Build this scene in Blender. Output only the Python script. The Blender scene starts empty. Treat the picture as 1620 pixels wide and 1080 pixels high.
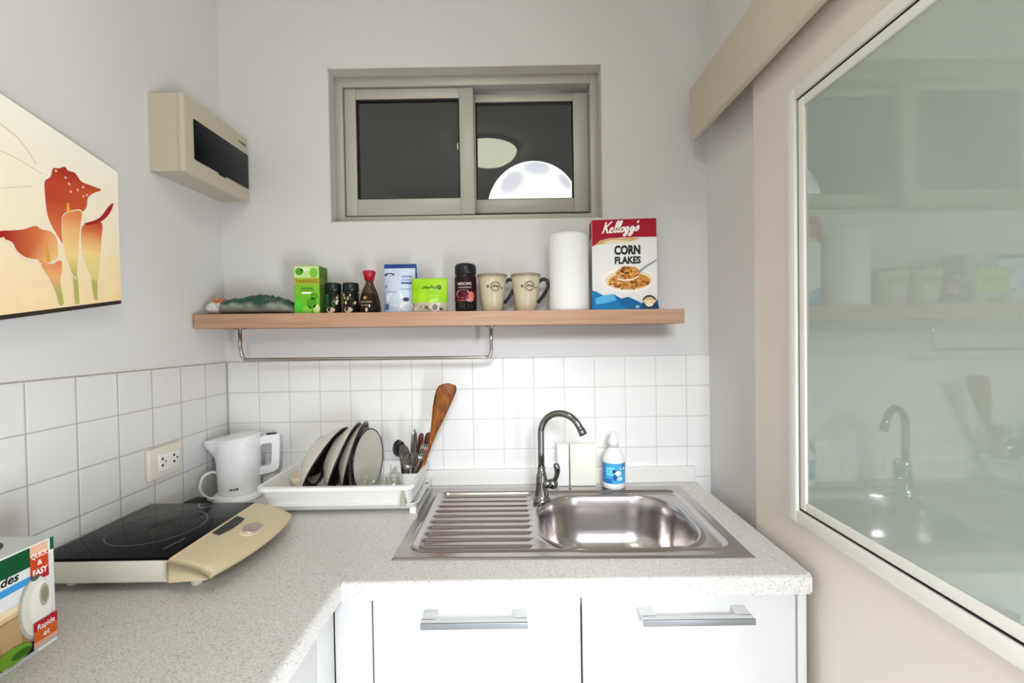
import bpy, bmesh, math, random
from math import sin, cos, pi, radians as R
from mathutils import Vector as V, Matrix, noise
random.seed(7)
C = bpy.context.scene.collection
ORG = {}

# ------------------------------------------------------------------ colours / materials
def lin(h):
    h = h.lstrip('#'); o = []
    for i in (0, 2, 4):
        c = int(h[i:i+2], 16)/255
        o.append(c/12.92 if c <= .04045 else ((c+.055)/1.055)**2.4)
    return tuple(o)
def mixc(a, b, t):
    t = max(0, min(1, t)); return tuple(a[i]*(1-t)+b[i]*t for i in range(3))
MATS = {}
def mat(name, h='#ffffff', rough=.5, metal=0., spec=.5, trans=0., ior=1.45, emit=0., alpha=1., coat=0.):
    if name in MATS: return MATS[name]
    m = bpy.data.materials.new(name); m.use_nodes = True
    b = m.node_tree.nodes['Principled BSDF']; c = (*lin(h), 1)
    b.inputs['Base Color'].default_value = c
    b.inputs['Roughness'].default_value = rough
    b.inputs['Metallic'].default_value = metal
    b.inputs['Specular IOR Level'].default_value = spec
    b.inputs['Transmission Weight'].default_value = trans
    b.inputs['IOR'].default_value = ior
    b.inputs['Coat Weight'].default_value = coat
    b.inputs['Alpha'].default_value = alpha
    if emit:
        b.inputs['Emission Color'].default_value = c; b.inputs['Emission Strength'].default_value = emit
    m.diffuse_color = c
    MATS[name] = m
    return m
def nt(m):
    t = m.node_tree; return t, t.nodes, t.links, t.nodes['Principled BSDF']
def node(t, typ, **kw):
    n = t.nodes.new(typ)
    for k, v in kw.items():
        if k in n.inputs: n.inputs[k].default_value = v
        else: setattr(n, k, v)
    return n
def colmat(name, rough=.5, coat=0., spec=.5):
    """material whose pigment is the mesh's own colour attribute (prints, paints)"""
    m = mat(name, rough=rough, coat=coat, spec=spec); t, N, L, b = nt(m)
    a = node(t, 'ShaderNodeAttribute'); a.attribute_name = 'Col'
    L.new(a.outputs['Color'], b.inputs['Base Color'])
    return m
def bump(m, scale, strength, dist=.002, detail=3, vec=None):
    t, N, L, b = nt(m)
    g = node(t, 'ShaderNodeNewGeometry')
    n = node(t, 'ShaderNodeTexNoise', Scale=scale, Detail=detail)
    L.new(g.outputs['Position'], n.inputs['Vector'])
    bp = node(t, 'ShaderNodeBump', Strength=strength, Distance=dist)
    L.new(n.outputs['Fac'], bp.inputs['Height']); L.new(bp.outputs['Normal'], b.inputs['Normal'])
    return m
def ramp(t, fac, stops):
    r = node(t, 'ShaderNodeValToRGB'); e = r.color_ramp.elements
    while len(e) < len(stops): e.new(.5)
    for i, (p, h) in enumerate(stops):
        e[i].position = p; e[i].color = (*lin(h), 1)
    t.links.new(fac, r.inputs['Fac']); return r.outputs['Color']

def plaster(name, h):
    m = mat(name, h, .85, spec=.2); return bump(m, 60, .12, .001, 4)
M_wall = plaster('white_wall_paint', '#dddbd9')
M_reveal = plaster('reveal_paint', '#d6d1c8')
M_ceil = plaster('ceiling_paint', '#eceae7')
M_rear = plaster('rear_wall_paint', '#dedcd9')
M_rwall = plaster('grey_wall_paint', '#dddad7')
def tile_mat(name, axis, off, h, gr):
    m = mat(name, h, .38, spec=.45); t, N, L, b = nt(m)
    g = node(t, 'ShaderNodeNewGeometry'); s = node(t, 'ShaderNodeSeparateXYZ'); L.new(g.outputs['Position'], s.inputs[0])
    cb = node(t, 'ShaderNodeCombineXYZ')
    a1 = node(t, 'ShaderNodeMath', operation='MULTIPLY_ADD'); L.new(s.outputs[axis], a1.inputs[0])
    a1.inputs[1].default_value = 1 if axis == 0 else -1; a1.inputs[2].default_value = off
    a2 = node(t, 'ShaderNodeMath', operation='ADD'); L.new(s.outputs[2], a2.inputs[0]); a2.inputs[1].default_value = -1.2825+2
    L.new(a1.outputs[0], cb.inputs[0]); L.new(a2.outputs[0], cb.inputs[1])
    br = node(t, 'ShaderNodeTexBrick', offset=0., squash=1.)
    br.inputs['Scale'].default_value = 1; br.inputs['Brick Width'].default_value = .1; br.inputs['Row Height'].default_value = .1
    br.inputs['Mortar Size'].default_value = .0013; br.inputs['Mortar Smooth'].default_value = .25; br.inputs['Bias'].default_value = 0
    br.inputs['Color1'].default_value = (*lin(h), 1); br.inputs['Color2'].default_value = (*lin(h), 1)
    br.inputs['Mortar'].default_value = (*lin(gr), 1)
    L.new(cb.outputs[0], br.inputs['Vector']); L.new(br.outputs['Color'], b.inputs['Base Color'])
    n = node(t, 'ShaderNodeTexNoise', Scale=22., Detail=2.); L.new(g.outputs['Position'], n.inputs['Vector'])
    br2 = node(t, 'ShaderNodeTexBrick', offset=0., squash=1.)
    for k in ('Scale', 'Brick Width', 'Row Height'): br2.inputs[k].default_value = br.inputs[k].default_value
    br2.inputs['Mortar Size'].default_value = .004; br2.inputs['Mortar Smooth'].default_value = 1.
    L.new(cb.outputs[0], br2.inputs['Vector'])
    mm = node(t, 'ShaderNodeMath', operation='MULTIPLY_ADD'); L.new(br2.outputs['Fac'], mm.inputs[0]); mm.inputs[1].default_value = -.5
    L.new(n.outputs['Fac'], mm.inputs[2])
    bp = node(t, 'ShaderNodeBump', Strength=.55, Distance=.003); L.new(mm.outputs[0], bp.inputs['Height'])
    L.new(bp.outputs['Normal'], b.inputs['Normal'])
    return m
M_tileB = tile_mat('white_wall_tiles', 0, -.1022+2, '#ecebe8', '#cfccc6')  # grout paler than on the side tiles, glare put into its colour
M_tileL = tile_mat('white_side_tiles', 1, -.1015+2, '#e7e6e5', '#b8b4ad')
def counter_mat():
    m = mat('speckled_laminate', '#c8c4bc', .42, spec=.4); t, N, L, b = nt(m)
    g = node(t, 'ShaderNodeNewGeometry')
    n1 = node(t, 'ShaderNodeTexNoise', Scale=420., Detail=2.); L.new(g.outputs['Position'], n1.inputs['Vector'])
    n2 = node(t, 'ShaderNodeTexNoise', Scale=190., Detail=3.); L.new(g.outputs['Position'], n2.inputs['Vector'])
    c1 = ramp(t, n1.outputs['Fac'], [(.3, '#a8a39c'), (.42, '#c9c6c1'), (.58, '#d0cec9'), (.7, '#e2e0dc')])
    c2 = ramp(t, n2.outputs['Fac'], [(.3, '#d8d4cc'), (.45, '#ffffff'), (.6, '#ffffff'), (.75, '#e6e2da')])
    mx = node(t, 'ShaderNodeMix', data_type='RGBA', blend_type='MULTIPLY'); mx.inputs[0].default_value = .8
    L.new(c1, mx.inputs[6]); L.new(c2, mx.inputs[7]); L.new(mx.outputs[2], b.inputs['Base Color'])
    return m
M_counter = counter_mat()
M_upst = bump(mat('pale_laminate', '#dedcd7', .4), 300, .05)
def wood(name, a, bb, c, axis_scale, rough=.5):
    m = mat(name, a, rough, spec=.35); t, N, L, b = nt(m)
    g = node(t, 'ShaderNodeTexCoord'); mp = node(t, 'ShaderNodeMapping'); mp.inputs['Scale'].default_value = axis_scale
    L.new(g.outputs['Object'], mp.inputs['Vector'])
    n = node(t, 'ShaderNodeTexNoise', Scale=1., Detail=6., Distortion=.6); L.new(mp.outputs[0], n.inputs['Vector'])
    L.new(ramp(t, n.outputs['Fac'], [(.3, c), (.5, a), (.7, bb)]), b.inputs['Base Color'])
    return m
M_shelf = wood('beech_wood', '#b89278', '#c19e84', '#ad866b', (3, 40, 60))
M_spat = wood('brown_spatula_wood', '#8a4f20', '#a5662e', '#673612', (140, 140, 9), .4)
M_steel = mat('brushed_steel', '#bab4b1', .22, 1.)
def brushed(m, sc):
    t, N, L, b = nt(m); g = node(t, 'ShaderNodeNewGeometry'); mp = node(t, 'ShaderNodeMapping'); mp.inputs['Scale'].default_value = sc
    L.new(g.outputs['Position'], mp.inputs['Vector']); n = node(t, 'ShaderNodeTexNoise', Scale=1., Detail=3.); L.new(mp.outputs[0], n.inputs['Vector'])
    r = node(t, 'ShaderNodeMapRange'); r.inputs[3].default_value = .14; r.inputs[4].default_value = .30
    L.new(n.outputs['Fac'], r.inputs[0]); L.new(r.outputs[0], b.inputs['Roughness'])
brushed(M_steel, (12, 400, 400))
M_chrome = mat('chrome', '#8f8d8c', .1, 1.)
M_cutl = mat('cutlery_steel', '#aaa8a5', .2, 1.)
M_rod = mat('polished_rod', '#b4b0ab', .15, 1.)
M_white = mat('white_plastic', '#edece8', .35)
M_kettle = mat('kettle_white', '#e9ebec', .3)
M_cab = mat('white_gloss_laminate', '#c6c6c4', .25)
M_alu = mat('window_aluminium', '#bdbab0', .42, .2, spec=.5)
M_handle = mat('handle_aluminium', '#d6d7d6', .35, .2)
M_hlip = mat('handle_lip_steel', '#8e9294', .4, .6)
M_gask = mat('black_gasket', '#0b0b0b', .6)
M_black = mat('black_plastic', '#121214', .35)
M_beige = mat('beige_appliance', '#cdbd9b', .42)
M_ivory = mat('ivory_appliance', '#d9d4c6', .42)
M_breaker = mat('ivory_breaker_box', '#c4baa6', .45)
M_smoke = mat('smoked_cover', '#0c1114', .3, spec=.25)
M_outlet = mat('cream_outlet', '#e6ddcf', .4)
M_outletw = mat('white_outlet_face', '#eeece6', .35)
M_doorp = mat('beige_door_paint', '#e2d8cd', .5, spec=.3)
M_pelmet = mat('shaded_door_paint', '#d3c6b4', .5, spec=.3)  # darker copy of the door paint, dimmer light put into its colour
M_bead = mat('white_door_bead', '#e9e6dc', .4)
M_dark = mat('dark_gap', '#1a1814', .8)
M_glass_dk = mat('ceramic_glass', '#0a0a0d', .06, ior=1.17)
M_ring = mat('ring_print', '#56565a', .4)
M_floor = mat('floor_tiles', '#cdc9c3', .4)
M_print = colmat('printed_card', .5, spec=.2)
M_foil = colmat('printed_foil', .3, spec=.35)
M_canvas = colmat('canvas_print', .75, spec=.15)
M_paint = colmat('glazed_ceramic', .2)
M_clear = None
M_soy = mat('soy_sauce_glass', '#1d0a05', .05)
M_towel = bump(mat('paper_towel', '#e9e8e3', .9, spec=.1), 300, .5, .001)
M_cream = mat('cream_plastic', '#f0eedd', .4)

def door_glass():
    m = mat('frosted_green_glass', '#a8b2a8', .03, ior=1.85, spec=.5, coat=.25); t, N, L, b = nt(m)
    b.inputs['Coat Roughness'].default_value = .02
    return m
M_dglass = door_glass()
def pane_mat():
    m = bpy.data.materials.new('window_glass'); m.use_nodes = True; t = m.node_tree; t.nodes.clear()
    o = t.nodes.new('ShaderNodeOutputMaterial'); mx = t.nodes.new('ShaderNodeMixShader')
    tr = t.nodes.new('ShaderNodeBsdfTransparent'); tr.inputs[0].default_value = (.88, .89, .88, 1)
    gl = t.nodes.new('ShaderNodeBsdfGlossy'); gl.inputs['Roughness'].default_value = .015
    gl.inputs['Color'].default_value = (.95, .97, .92, 1)
    fr = t.nodes.new('ShaderNodeFresnel'); fr.inputs['IOR'].default_value = 1.38
    t.links.new(fr.outputs[0], mx.inputs[0]); t.links.new(tr.outputs[0], mx.inputs[1]); t.links.new(gl.outputs[0], mx.inputs[2])
    t.links.new(mx.outputs[0], o.inputs[0]); return m
M_pane = pane_mat()
M_clear = M_pane.copy(); M_clear.name = 'clear_glass'
def _clear():
    t = M_clear.node_tree; lw = t.nodes.new('ShaderNodeLayerWeight'); lw.inputs['Blend'].default_value = .35
    p = t.nodes.new('ShaderNodeMath'); p.operation = 'MULTIPLY_ADD'; p.inputs[1].default_value = .45; p.inputs[2].default_value = .05
    t.links.new(lw.outputs['Facing'], p.inputs[0])
    mx = next(n for n in t.nodes if n.type == 'MIX_SHADER'); t.links.new(p.outputs[0], mx.inputs[0])
    next(n for n in t.nodes if n.type == 'BSDF_TRANSPARENT').inputs[0].default_value = (.97, .98, .97, 1)
_clear()
def globe_mat():
    m = mat('lit_globe', '#ffffff', .4); t, N, L, b = nt(m)
    g = node(t, 'ShaderNodeTexCoord')
    prev = None
    for dx, dz, rad in ((-.095, .075, .075), (.01, .135, .075), (.125, .08, .05)):
        d = node(t, 'ShaderNodeVectorMath', operation='DISTANCE'); L.new(g.outputs['Object'], d.inputs[0]); d.inputs[1].default_value = (dx, -(.04-dx*dx-dz*dz)**.5, .20+dz)
        mr = node(t, 'ShaderNodeMapRange', interpolation_type='SMOOTHSTEP'); mr.inputs[1].default_value = rad*.45; mr.inputs[2].default_value = rad; L.new(d.outputs['Value'], mr.inputs[0])
        if prev is None: prev = mr.outputs[0]
        else:
            mn = node(t, 'ShaderNodeMath', operation='MINIMUM'); L.new(prev, mn.inputs[0]); L.new(mr.outputs[0], mn.inputs[1]); prev = mn.outputs[0]
    c = ramp(t, prev, [(0., '#cdced8'), (1., '#ffffff')])
    b.inputs['Base Color'].default_value = (.3, .3, .3, 1)
    L.new(c, b.inputs['Emission Color']); b.inputs['Emission Strength'].default_value = 1.25
    return m
M_globe = globe_mat()
M_dome = mat('lit_dome', '#f4f4dc', .4, emit=11)

# ------------------------------------------------------------------ mesh builder
class MB:
    def __init__(s): s.v = []; s.f = []; s.m = []; s.c = []; s.sm = []
    def add(s, vs, fs, m, col=None, smooth=False, M=None):
        b = len(s.v)
        vs = [V(p) for p in vs]
        if M is not None: vs = [M @ p for p in vs]
        s.v += vs
        for i, f in enumerate(fs):
            s.f.append([b+k for k in f]); s.m.append(m); s.sm.append(smooth)
            if col is None: s.c.append(None)
            elif callable(col): s.c.append([col(vs[k]) for k in f])
            else: s.c.append([col]*len(f))
        return s
    def build(s, name, parent=None, origin=None, kind=None, label=None, cat=None, group=None, label_part=None):
        if parent is not None: origin = ORG[parent.name]
        if origin is None:
            lo = [min(p[i] for p in s.v) for i in range(3)]; hi = [max(p[i] for p in s.v) for i in range(3)]
            origin = V(((lo[0]+hi[0])/2, (lo[1]+hi[1])/2, lo[2]))
        origin = V(origin)
        me = bpy.data.meshes.new(name); me.from_pydata([p-origin for p in s.v], [], s.f)
        ms = []
        for m in s.m:
            if m not in ms: ms.append(m)
        for m in ms: me.materials.append(m)
        for i, p in enumerate(me.polygons):
            p.material_index = ms.index(s.m[i]); p.use_smooth = s.sm[i]
        if any(c is not None for c in s.c):
            a = me.color_attributes.new('Col', 'FLOAT_COLOR', 'CORNER'); k = 0
            for i, f in enumerate(s.f):
                for j in range(len(f)):
                    c = s.c[i][j] if s.c[i] is not None else (1, 1, 1)
                    a.data[k].color = (*c, 1); k += 1
        me.update()
        o = bpy.data.objects.new(name, me); C.objects.link(o)
        ORG[o.name] = origin
        if parent is not None: o.parent = parent
        else: o.location = origin
        if kind: o['kind'] = kind
        tag(o, label, cat, group)
        if label_part: o['label'] = label_part
        return o
def tag(o, label=None, cat=None, group=None):
    if label: o['label'] = label
    if cat: o['category'] = cat
    if group: o['group'] = group
def thing(name, loc, label, cat, group=None, kind=None):
    o = bpy.data.objects.new(name, None); o.empty_display_size = .05; C.objects.link(o); o.location = loc
    ORG[o.name] = V(loc); tag(o, label, cat, group)
    if kind: o['kind'] = kind
    return o

def box(mb, x0, x1, y0, y1, z0, z1, m, bev=0., seg=2, col=None, M=None, smooth=None):
    bm = bmesh.new(); bmesh.ops.create_cube(bm, size=1)
    for v in bm.verts:
        v.co = V((x0+(v.co.x+.5)*(x1-x0), y0+(v.co.y+.5)*(y1-y0), z0+(v.co.z+.5)*(z1-z0)))
    if bev > 0: bmesh.ops.bevel(bm, geom=bm.edges[:], offset=bev, segments=seg, affect='EDGES', profile=.5)
    bmin(mb, bm, m, col, (bev > 0) if smooth is None else smooth, M)
def bmin(mb, bm, m, col=None, smooth=False, M=None):
    bm.verts.index_update()
    mb.add([v.co.copy() for v in bm.verts], [[v.index for v in f.verts] for f in bm.faces], m, col, smooth, M); bm.free()
def lathe(mb, prof, m, cx=0, cy=0, cz=0, seg=32, M=None, col=None, smooth=True, cap=True):
    vs = []; fs = []; n = len(prof)
    for r, z in prof:
        for k in range(seg):
            a = 2*pi*k/seg; vs.append((cx+r*cos(a), cy+r*sin(a), cz+z))
    for i in range(n-1):
        for k in range(seg):
            k2 = (k+1) % seg; fs.append([i*seg+k, i*seg+k2, (i+1)*seg+k2, (i+1)*seg+k])
    if cap:
        fs.append(list(range(seg))[::-1]); fs.append([(n-1)*seg+k for k in range(seg)])
    mb.add(vs, fs, m, col, smooth, M)
def tube(mb, pts, r, m, seg=12, M=None, col=None, sy=1.):
    pts = [V(p) for p in pts]; n = len(pts)
    rs = r if isinstance(r, (list, tuple)) else [r]*n
    vs = []; fs = []; up = None
    for i, p in enumerate(pts):
        t = (pts[min(i+1, n-1)]-pts[max(i-1, 0)]).normalized()
        if up is None:
            up = V((0, 0, 1)) if abs(t.z) < .9 else V((1, 0, 0))
        a = up - t*up.dot(t)
        if a.length < 1e-6: a = V((0, 1, 0)) - t*t.y
        a.normalize(); b = t.cross(a); up = a
        for k in range(seg):
            q = 2*pi*k/seg; vs.append(p+a*cos(q)*rs[i]+b*sin(q)*rs[i]*sy)
    for i in range(n-1):
        for k in range(seg):
            k2 = (k+1) % seg; fs.append([i*seg+k, i*seg+k2, (i+1)*seg+k2, (i+1)*seg+k])
    fs.append(list(range(seg))[::-1]); fs.append([(n-1)*seg+k for k in range(seg)])
    mb.add(vs, fs, m, col, True, M)
def curve(pts, n=24):
    """Catmull-Rom through pts"""
    P = [V(p) for p in pts]; P = [P[0]*2-P[1]]+P+[P[-1]*2-P[-2]]; out = []
    k = len(P)-3
    for i in range(k):
        p0, p1, p2, p3 = P[i:i+4]; m = max(2, n//k)
        for j in range(m):
            t = j/m
            out.append(.5*((2*p1)+(p2-p0)*t+(2*p0-5*p1+4*p2-p3)*t*t+(3*p1-p0-3*p2+p3)*t**3))
    out.append(P[-2]); return out
def prism(mb, poly, a0, a1, m, axis='y', col=None, M=None, smooth=False):
    def P(u, w, a): return {'y': (u, a, w), 'x': (a, u, w), 'z': (u, w, a)}[axis]
    n = len(poly); vs = [P(u, w, a0) for u, w in poly]+[P(u, w, a1) for u, w in poly]
    fs = [list(range(n)), [n+k for k in range(n)][::-1]]+[[k, n+k, n+(k+1) % n, (k+1) % n] for k in range(n)]
    mb.add(vs, fs, m, col, smooth, M)
def ringprism(mb, outer, inner, a0, a1, m, M=None, axis='y', bev=0):
    def P(u, w, a): return {'y': (u, a, w), 'x': (a, u, w), 'z': (u, w, a)}[axis]
    n = len(outer)
    vs = [P(*p, a) for a in (a0, a1) for L in (outer, inner) for p in L]; fs = []
    for k in range(n):
        k2 = (k+1) % n
        fs += [[k, k2, n+k2, n+k], [2*n+k, 3*n+k, 3*n+k2, 2*n+k2], [k, 2*n+k, 2*n+k2, k2], [n+k, n+k2, 3*n+k2, 3*n+k]]
    mb.add(vs, fs, m, None, False, M)
def rrect(x0, x1, y0, y1, r, seg=8):
    out = []
    for cx, cy, a in ((x1-r, y1-r, 0), (x0+r, y1-r, 90), (x0+r, y0+r, 180), (x1-r, y0+r, 270)):
        for k in range(seg+1):
            t = R(a+90*k/seg); out.append((cx+r*cos(t), cy+r*sin(t)))
    return out
def loft(mb, loops, m, col=None, smooth=True, cap0=True, cap1=True, M=None):
    n = len(loops[0]); vs = [p for L in loops for p in L]; fs = []
    for i in range(len(loops)-1):
        for k in range(n):
            k2 = (k+1) % n; fs.append([i*n+k, i*n+k2, (i+1)*n+k2, (i+1)*n+k])
    if cap0: fs.append(list(range(n))[::-1])
    if cap1: fs.append([(len(loops)-1)*n+k for k in range(n)])
    mb.add(vs, fs, m, col, smooth, M)
# --- flat prints on surfaces: P(u,v,layer) -> point
def flat(O, U, W, eps=.00025):
    O, U, W = V(O), V(U), V(W); N = U.cross(W).normalized()
    return lambda u, w, l=1: O+U*u+W*w+N*(eps*l)
def wrap(cx, cy, z0, r, a0=-pi/2, eps=.0003):
    """round a vertical cylinder; u is arc length from the front"""
    return lambda u, w, l=1: V((cx+(r+eps*l)*cos(a0+u/r), cy+(r+eps*l)*sin(a0+u/r), z0+w))
def deco(mb, P, poly, h, layer=1, m=None):
    c = lin(h) if isinstance(h, str) else h
    mb.add([P(u, w, layer) for u, w in poly], [list(range(len(poly)))], m or M_print, c)
def rect(mb, P, u0, u1, w0, w1, h, layer=1, m=None, n=1):
    for i in range(n):
        a = u0+(u1-u0)*i/n; b = u0+(u1-u0)*(i+1)/n
        deco(mb, P, [(a, w0), (b, w0), (b, w1), (a, w1)], h, layer, m)
def ell(mb, P, cu, cw, ru, rw, h, layer=1, m=None, n=24, a0=0, a1=360):
    deco(mb, P, [(cu+ru*cos(R(a0+(a1-a0)*k/n)), cw+rw*sin(R(a0+(a1-a0)*k/n))) for k in range(n if a1-a0 == 360 else n+1)], h, layer, m)
def text(mb, P, s, u, w, size, h, layer=2, m=None, shear=0., off=0., width=None, rot=0., align='CENTER'):
    cu = bpy.data.curves.new('lettering', 'FONT'); cu.body = s; cu.size = 1; cu.shear = shear; cu.offset = off; cu.align_x = align
    cu.resolution_u = 3
    o = bpy.data.objects.new('lettering', cu); C.objects.link(o); bpy.context.view_layer.update()
    me = o.evaluated_get(bpy.context.evaluated_depsgraph_get()).to_mesh()
    vs = [p.co.copy() for p in me.vertices]; fs = [list(p.vertices) for p in me.polygons]
    bpy.data.objects.remove(o); bpy.data.curves.remove(cu)
    if not vs: return
    ww = max(p.x for p in vs)-min(p.x for p in vs)
    sx = size if width is None else width/ww
    cr, sr = cos(R(rot)), sin(R(rot)); c = lin(h)
    q = [(p.x*sx, p.y*size) for p in vs]
    mb.add([P(u+a*cr-b*sr, w+a*sr+b*cr, layer) for a, b in q], fs, m or M_print, c)
def scribble(mb, P, u0, w0, length, hgt, n, th, h, layer=2, m=None, seed=1):
    rr = random.Random(seed); c = lin(h); pts = [V((u0, w0, 0))]
    for i in range(2*n): pts.append(V((u0+length*(i+1)/(2*n+1), w0+(hgt*rr.uniform(.45, 1) if i % 2 else -hgt*rr.uniform(0, .35)), 0)))
    pts.append(V((u0+length, w0, 0))); pts = curve(pts, len(pts)*4)
    for i in range(len(pts)-1):
        a, b = pts[i], pts[i+1]; t_ = (b-a).normalized(); nn = V((-t_.y, t_.x, 0))*th
        mb.add([P(p.x, p.y, layer+.2*(i % 3)) for p in (a+nn, b+nn, b-nn, a-nn)], [[0, 1, 2, 3]], m or M_print, c)
def gradpoly(mb, P, poly, fn, layer=1, m=None, cuts=5):
    bm = bmesh.new(); f = bm.faces.new([bm.verts.new((a, b, 0)) for a, b in poly])
    bmesh.ops.triangulate(bm, faces=[f])
    for _ in range(3):
        L = [e for e in bm.edges if e.calc_length() > .012]
        if not L: break
        bmesh.ops.subdivide_edges(bm, edges=L, cuts=1)
        bmesh.ops.triangulate(bm, faces=bm.faces[:])
    bm.verts.index_update()
    vs = [(v.co.x, v.co.y) for v in bm.verts]; fs = [[v.index for v in f.verts] for f in bm.faces]; bm.free()
    b = len(mb.v); mb.v += [P(u, w, layer) for u, w in vs]
    for f in fs:
        mb.f.append([b+k for k in f]); mb.m.append(m or M_canvas); mb.sm.append(False); mb.c.append([fn(*vs[k]) for k in f])

# ------------------------------------------------------------------ room shell
ZC = 2.6; YR = -2.15; XR = 1.578
WX0, WX1, WZ0, WZ1 = .347, 1.238, 1.733, 2.233       # window opening
def struct(mb, name, **k): return mb.build(name, kind='structure', origin=k.pop('origin', (0, 0, 0)), **k)
mb = MB(); box(mb, -.1, 1.7, YR-.1, .14, -.06, 0, M_floor); struct(mb, 'floor')
mb = MB(); box(mb, -.1, 1.7, YR-.1, .14, ZC, ZC+.06, M_ceil); struct(mb, 'ceiling')
mb = MB()
for a in ((-.1, WX0, 0, ZC), (WX1, 1.7, 0, ZC), (WX0, WX1, 0, WZ0), (WX0, WX1, WZ1, ZC)):
    box(mb, a[0], a[1], .006, .14, a[2], a[3], M_wall)
for y0, y1, x0, x1, z0, z1 in ((.0065, .14, WX0-.0005, WX0+.003, WZ0, WZ1), (.0065, .14, WX1-.003, WX1+.0005, WZ0, WZ1), (.0065, .14, WX0, WX1, WZ1-.003, WZ1+.0005), (.0065, .14, WX0, WX1, WZ0-.0005, WZ0+.003)):
    box(mb, x0, x1, y0, y1, z0, z1, M_reveal)
wb = struct(mb, 'wall_back')
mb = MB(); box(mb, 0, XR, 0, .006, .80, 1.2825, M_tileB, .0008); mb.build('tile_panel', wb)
mb = MB(); box(mb, -.1, -.006, YR, .006, 0, ZC, M_wall); wl = struct(mb, 'wall_left')
mb = MB(); box(mb, -.006, 0, -2.2, -.0001, .80, 1.2825, M_tileL, .0008); mb.build('tile_panel', wl)
SY0, SY1, SZ0, SZ1 = -2.08, -1.50, .25, 1.18          # unseen side opening beyond the sliding door, added for fill light
mb = MB()
for a in ((SY1, .006, 0, ZC), (YR, SY0, 0, ZC), (SY0, SY1, 0, SZ0), (SY0, SY1, SZ1, ZC)): box(mb, XR, 1.7, a[0], a[1], a[2], a[3], M_rwall)
struct(mb, 'wall_right')
mb = MB()
for a in ((SY0, SY0+.03, SZ0, SZ1), (SY1-.03, SY1, SZ0, SZ1), (SY0, SY1, SZ0, SZ0+.03), (SY0, SY1, SZ1-.03, SZ1)): box(mb, 1.62, 1.66, a[0], a[1], a[2], a[3], M_alu, .003)
struct(mb, 'fill_opening_frame')  # frame of the added fill opening
# wall behind the camera with a tall window that lets the daylight in
RX0, RX1, RZ0, RZ1 = .78, 1.55, .10, 2.13
mb = MB()
for a in ((-.1, RX0, 0, ZC), (RX1, 1.7, 0, ZC), (RX0, RX1, 0, RZ0), (RX0, RX1, RZ1, ZC)):
    box(mb, a[0], a[1], YR-.1, YR, a[2], a[3], M_rear)
struct(mb, 'wall_rear')
mb = MB()
for a in ((RX0, RX0+.04, RZ0, RZ1), (RX1-.04, RX1, RZ0, RZ1), (RX0, RX1, RZ0, RZ0+.04), (RX0, RX1, RZ1-.04, RZ1), (1.12, 1.15, RZ0, RZ1)):
    box(mb, a[0], a[1], YR-.07, YR-.02, a[2], a[3], M_alu, .003)
struct(mb, 'window_2')

# ------------------------------------------------------------------ window in the back wall
w1 = thing('window_1', (.79, .05, WZ0), 'small sliding aluminium window with dark panes above the shelf', 'window', kind='structure')
FX0, FX1, FZ0, FZ1 = .350, 1.235, 1.736, 2.230; FY = .052
mb = MB()
box(mb, FX0, FX0+.027, FY, FY+.075, FZ0, FZ1, M_alu, .0015)
box(mb, FX1-.027, FX1, FY, FY+.075, FZ0, FZ1, M_alu, .0015)
box(mb, FX0+.027, FX1-.027, FY, FY+.075, FZ1-.033, FZ1, M_alu, .0015)
box(mb, FX0+.027, FX1-.027, FY-.004, FY+.075, FZ0, FZ0+.026, M_alu, .0015)
box(mb, FX0+.027, FX1-.027, .118, .126, FZ0+.02, FZ0+.058, M_alu, .001)
mb.build('frame', w1)
def sash(x0, x1, z0, z1, y, sl, sr, st, sb):
    mb = MB(); d = .026
    box(mb, x0, x0+sl, y, y+d, z0, z1, M_alu, .0015); box(mb, x1-sr, x1, y, y+d, z0, z1, M_alu, .0015)
    box(mb, x0+sl, x1-sr, y+.001, y+d, z1-st, z1, M_alu, .0015); box(mb, x0+sl, x1-sr, y+.001, y+d, z0, z0+sb, M_alu, .0015)
    g = .005
    for a in ((x0+sl, x0+sl+g, z0+sb, z1-st), (x1-sr-g, x1-sr, z0+sb, z1-st), (x0+sl, x1-sr, z0+sb, z0+sb+g*.6), (x0+sl, x1-sr, z1-st-g, z1-st)):
        box(mb, a[0], a[1], y+.006, y+.02, a[2], a[3], M_gask)
    s = mb.build('sash', w1)
    mb = MB(); box(mb, x0+sl, x1-sr, y+.012, y+.015, z0+sb, z1-st, M_pane); mb.build('pane', s)
sash(.380, .815, 1.768, 2.194, .060, .038, .048, .034, .056)
sash(.775, 1.207, 1.779, 2.186, .091, .044, .051, .026, .047)
# round lamp burning outside in the dark, fixed to the outer face of the wall
gl = thing('globe_lamp', (1.035, .5, 1.70), 'round white glowing globe lamp seen through the right window pane', 'lamp')
mb = MB(); lathe(mb, [(.2*sin(R(a)) + .0005, -.2*cos(R(a))) for a in range(0, 181, 6)], M_globe, 1.035, .5, 1.90, 40, cap=False); mb.build('globe', gl)
mb = MB(); tube(mb, curve([(1.035, .14, 1.62), (1.035, .3, 1.60), (1.035, .47, 1.64), (1.035, .5, 1.705)], 18), .012, M_black)
lathe(mb, [(.05, -.012), (.05, .012)], M_black, 1.035, .5, 1.705, 24)
box(mb, .995, 1.075, .14, .155, 1.58, 1.66, M_black, .003); mb.build('bracket', gl)
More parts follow.
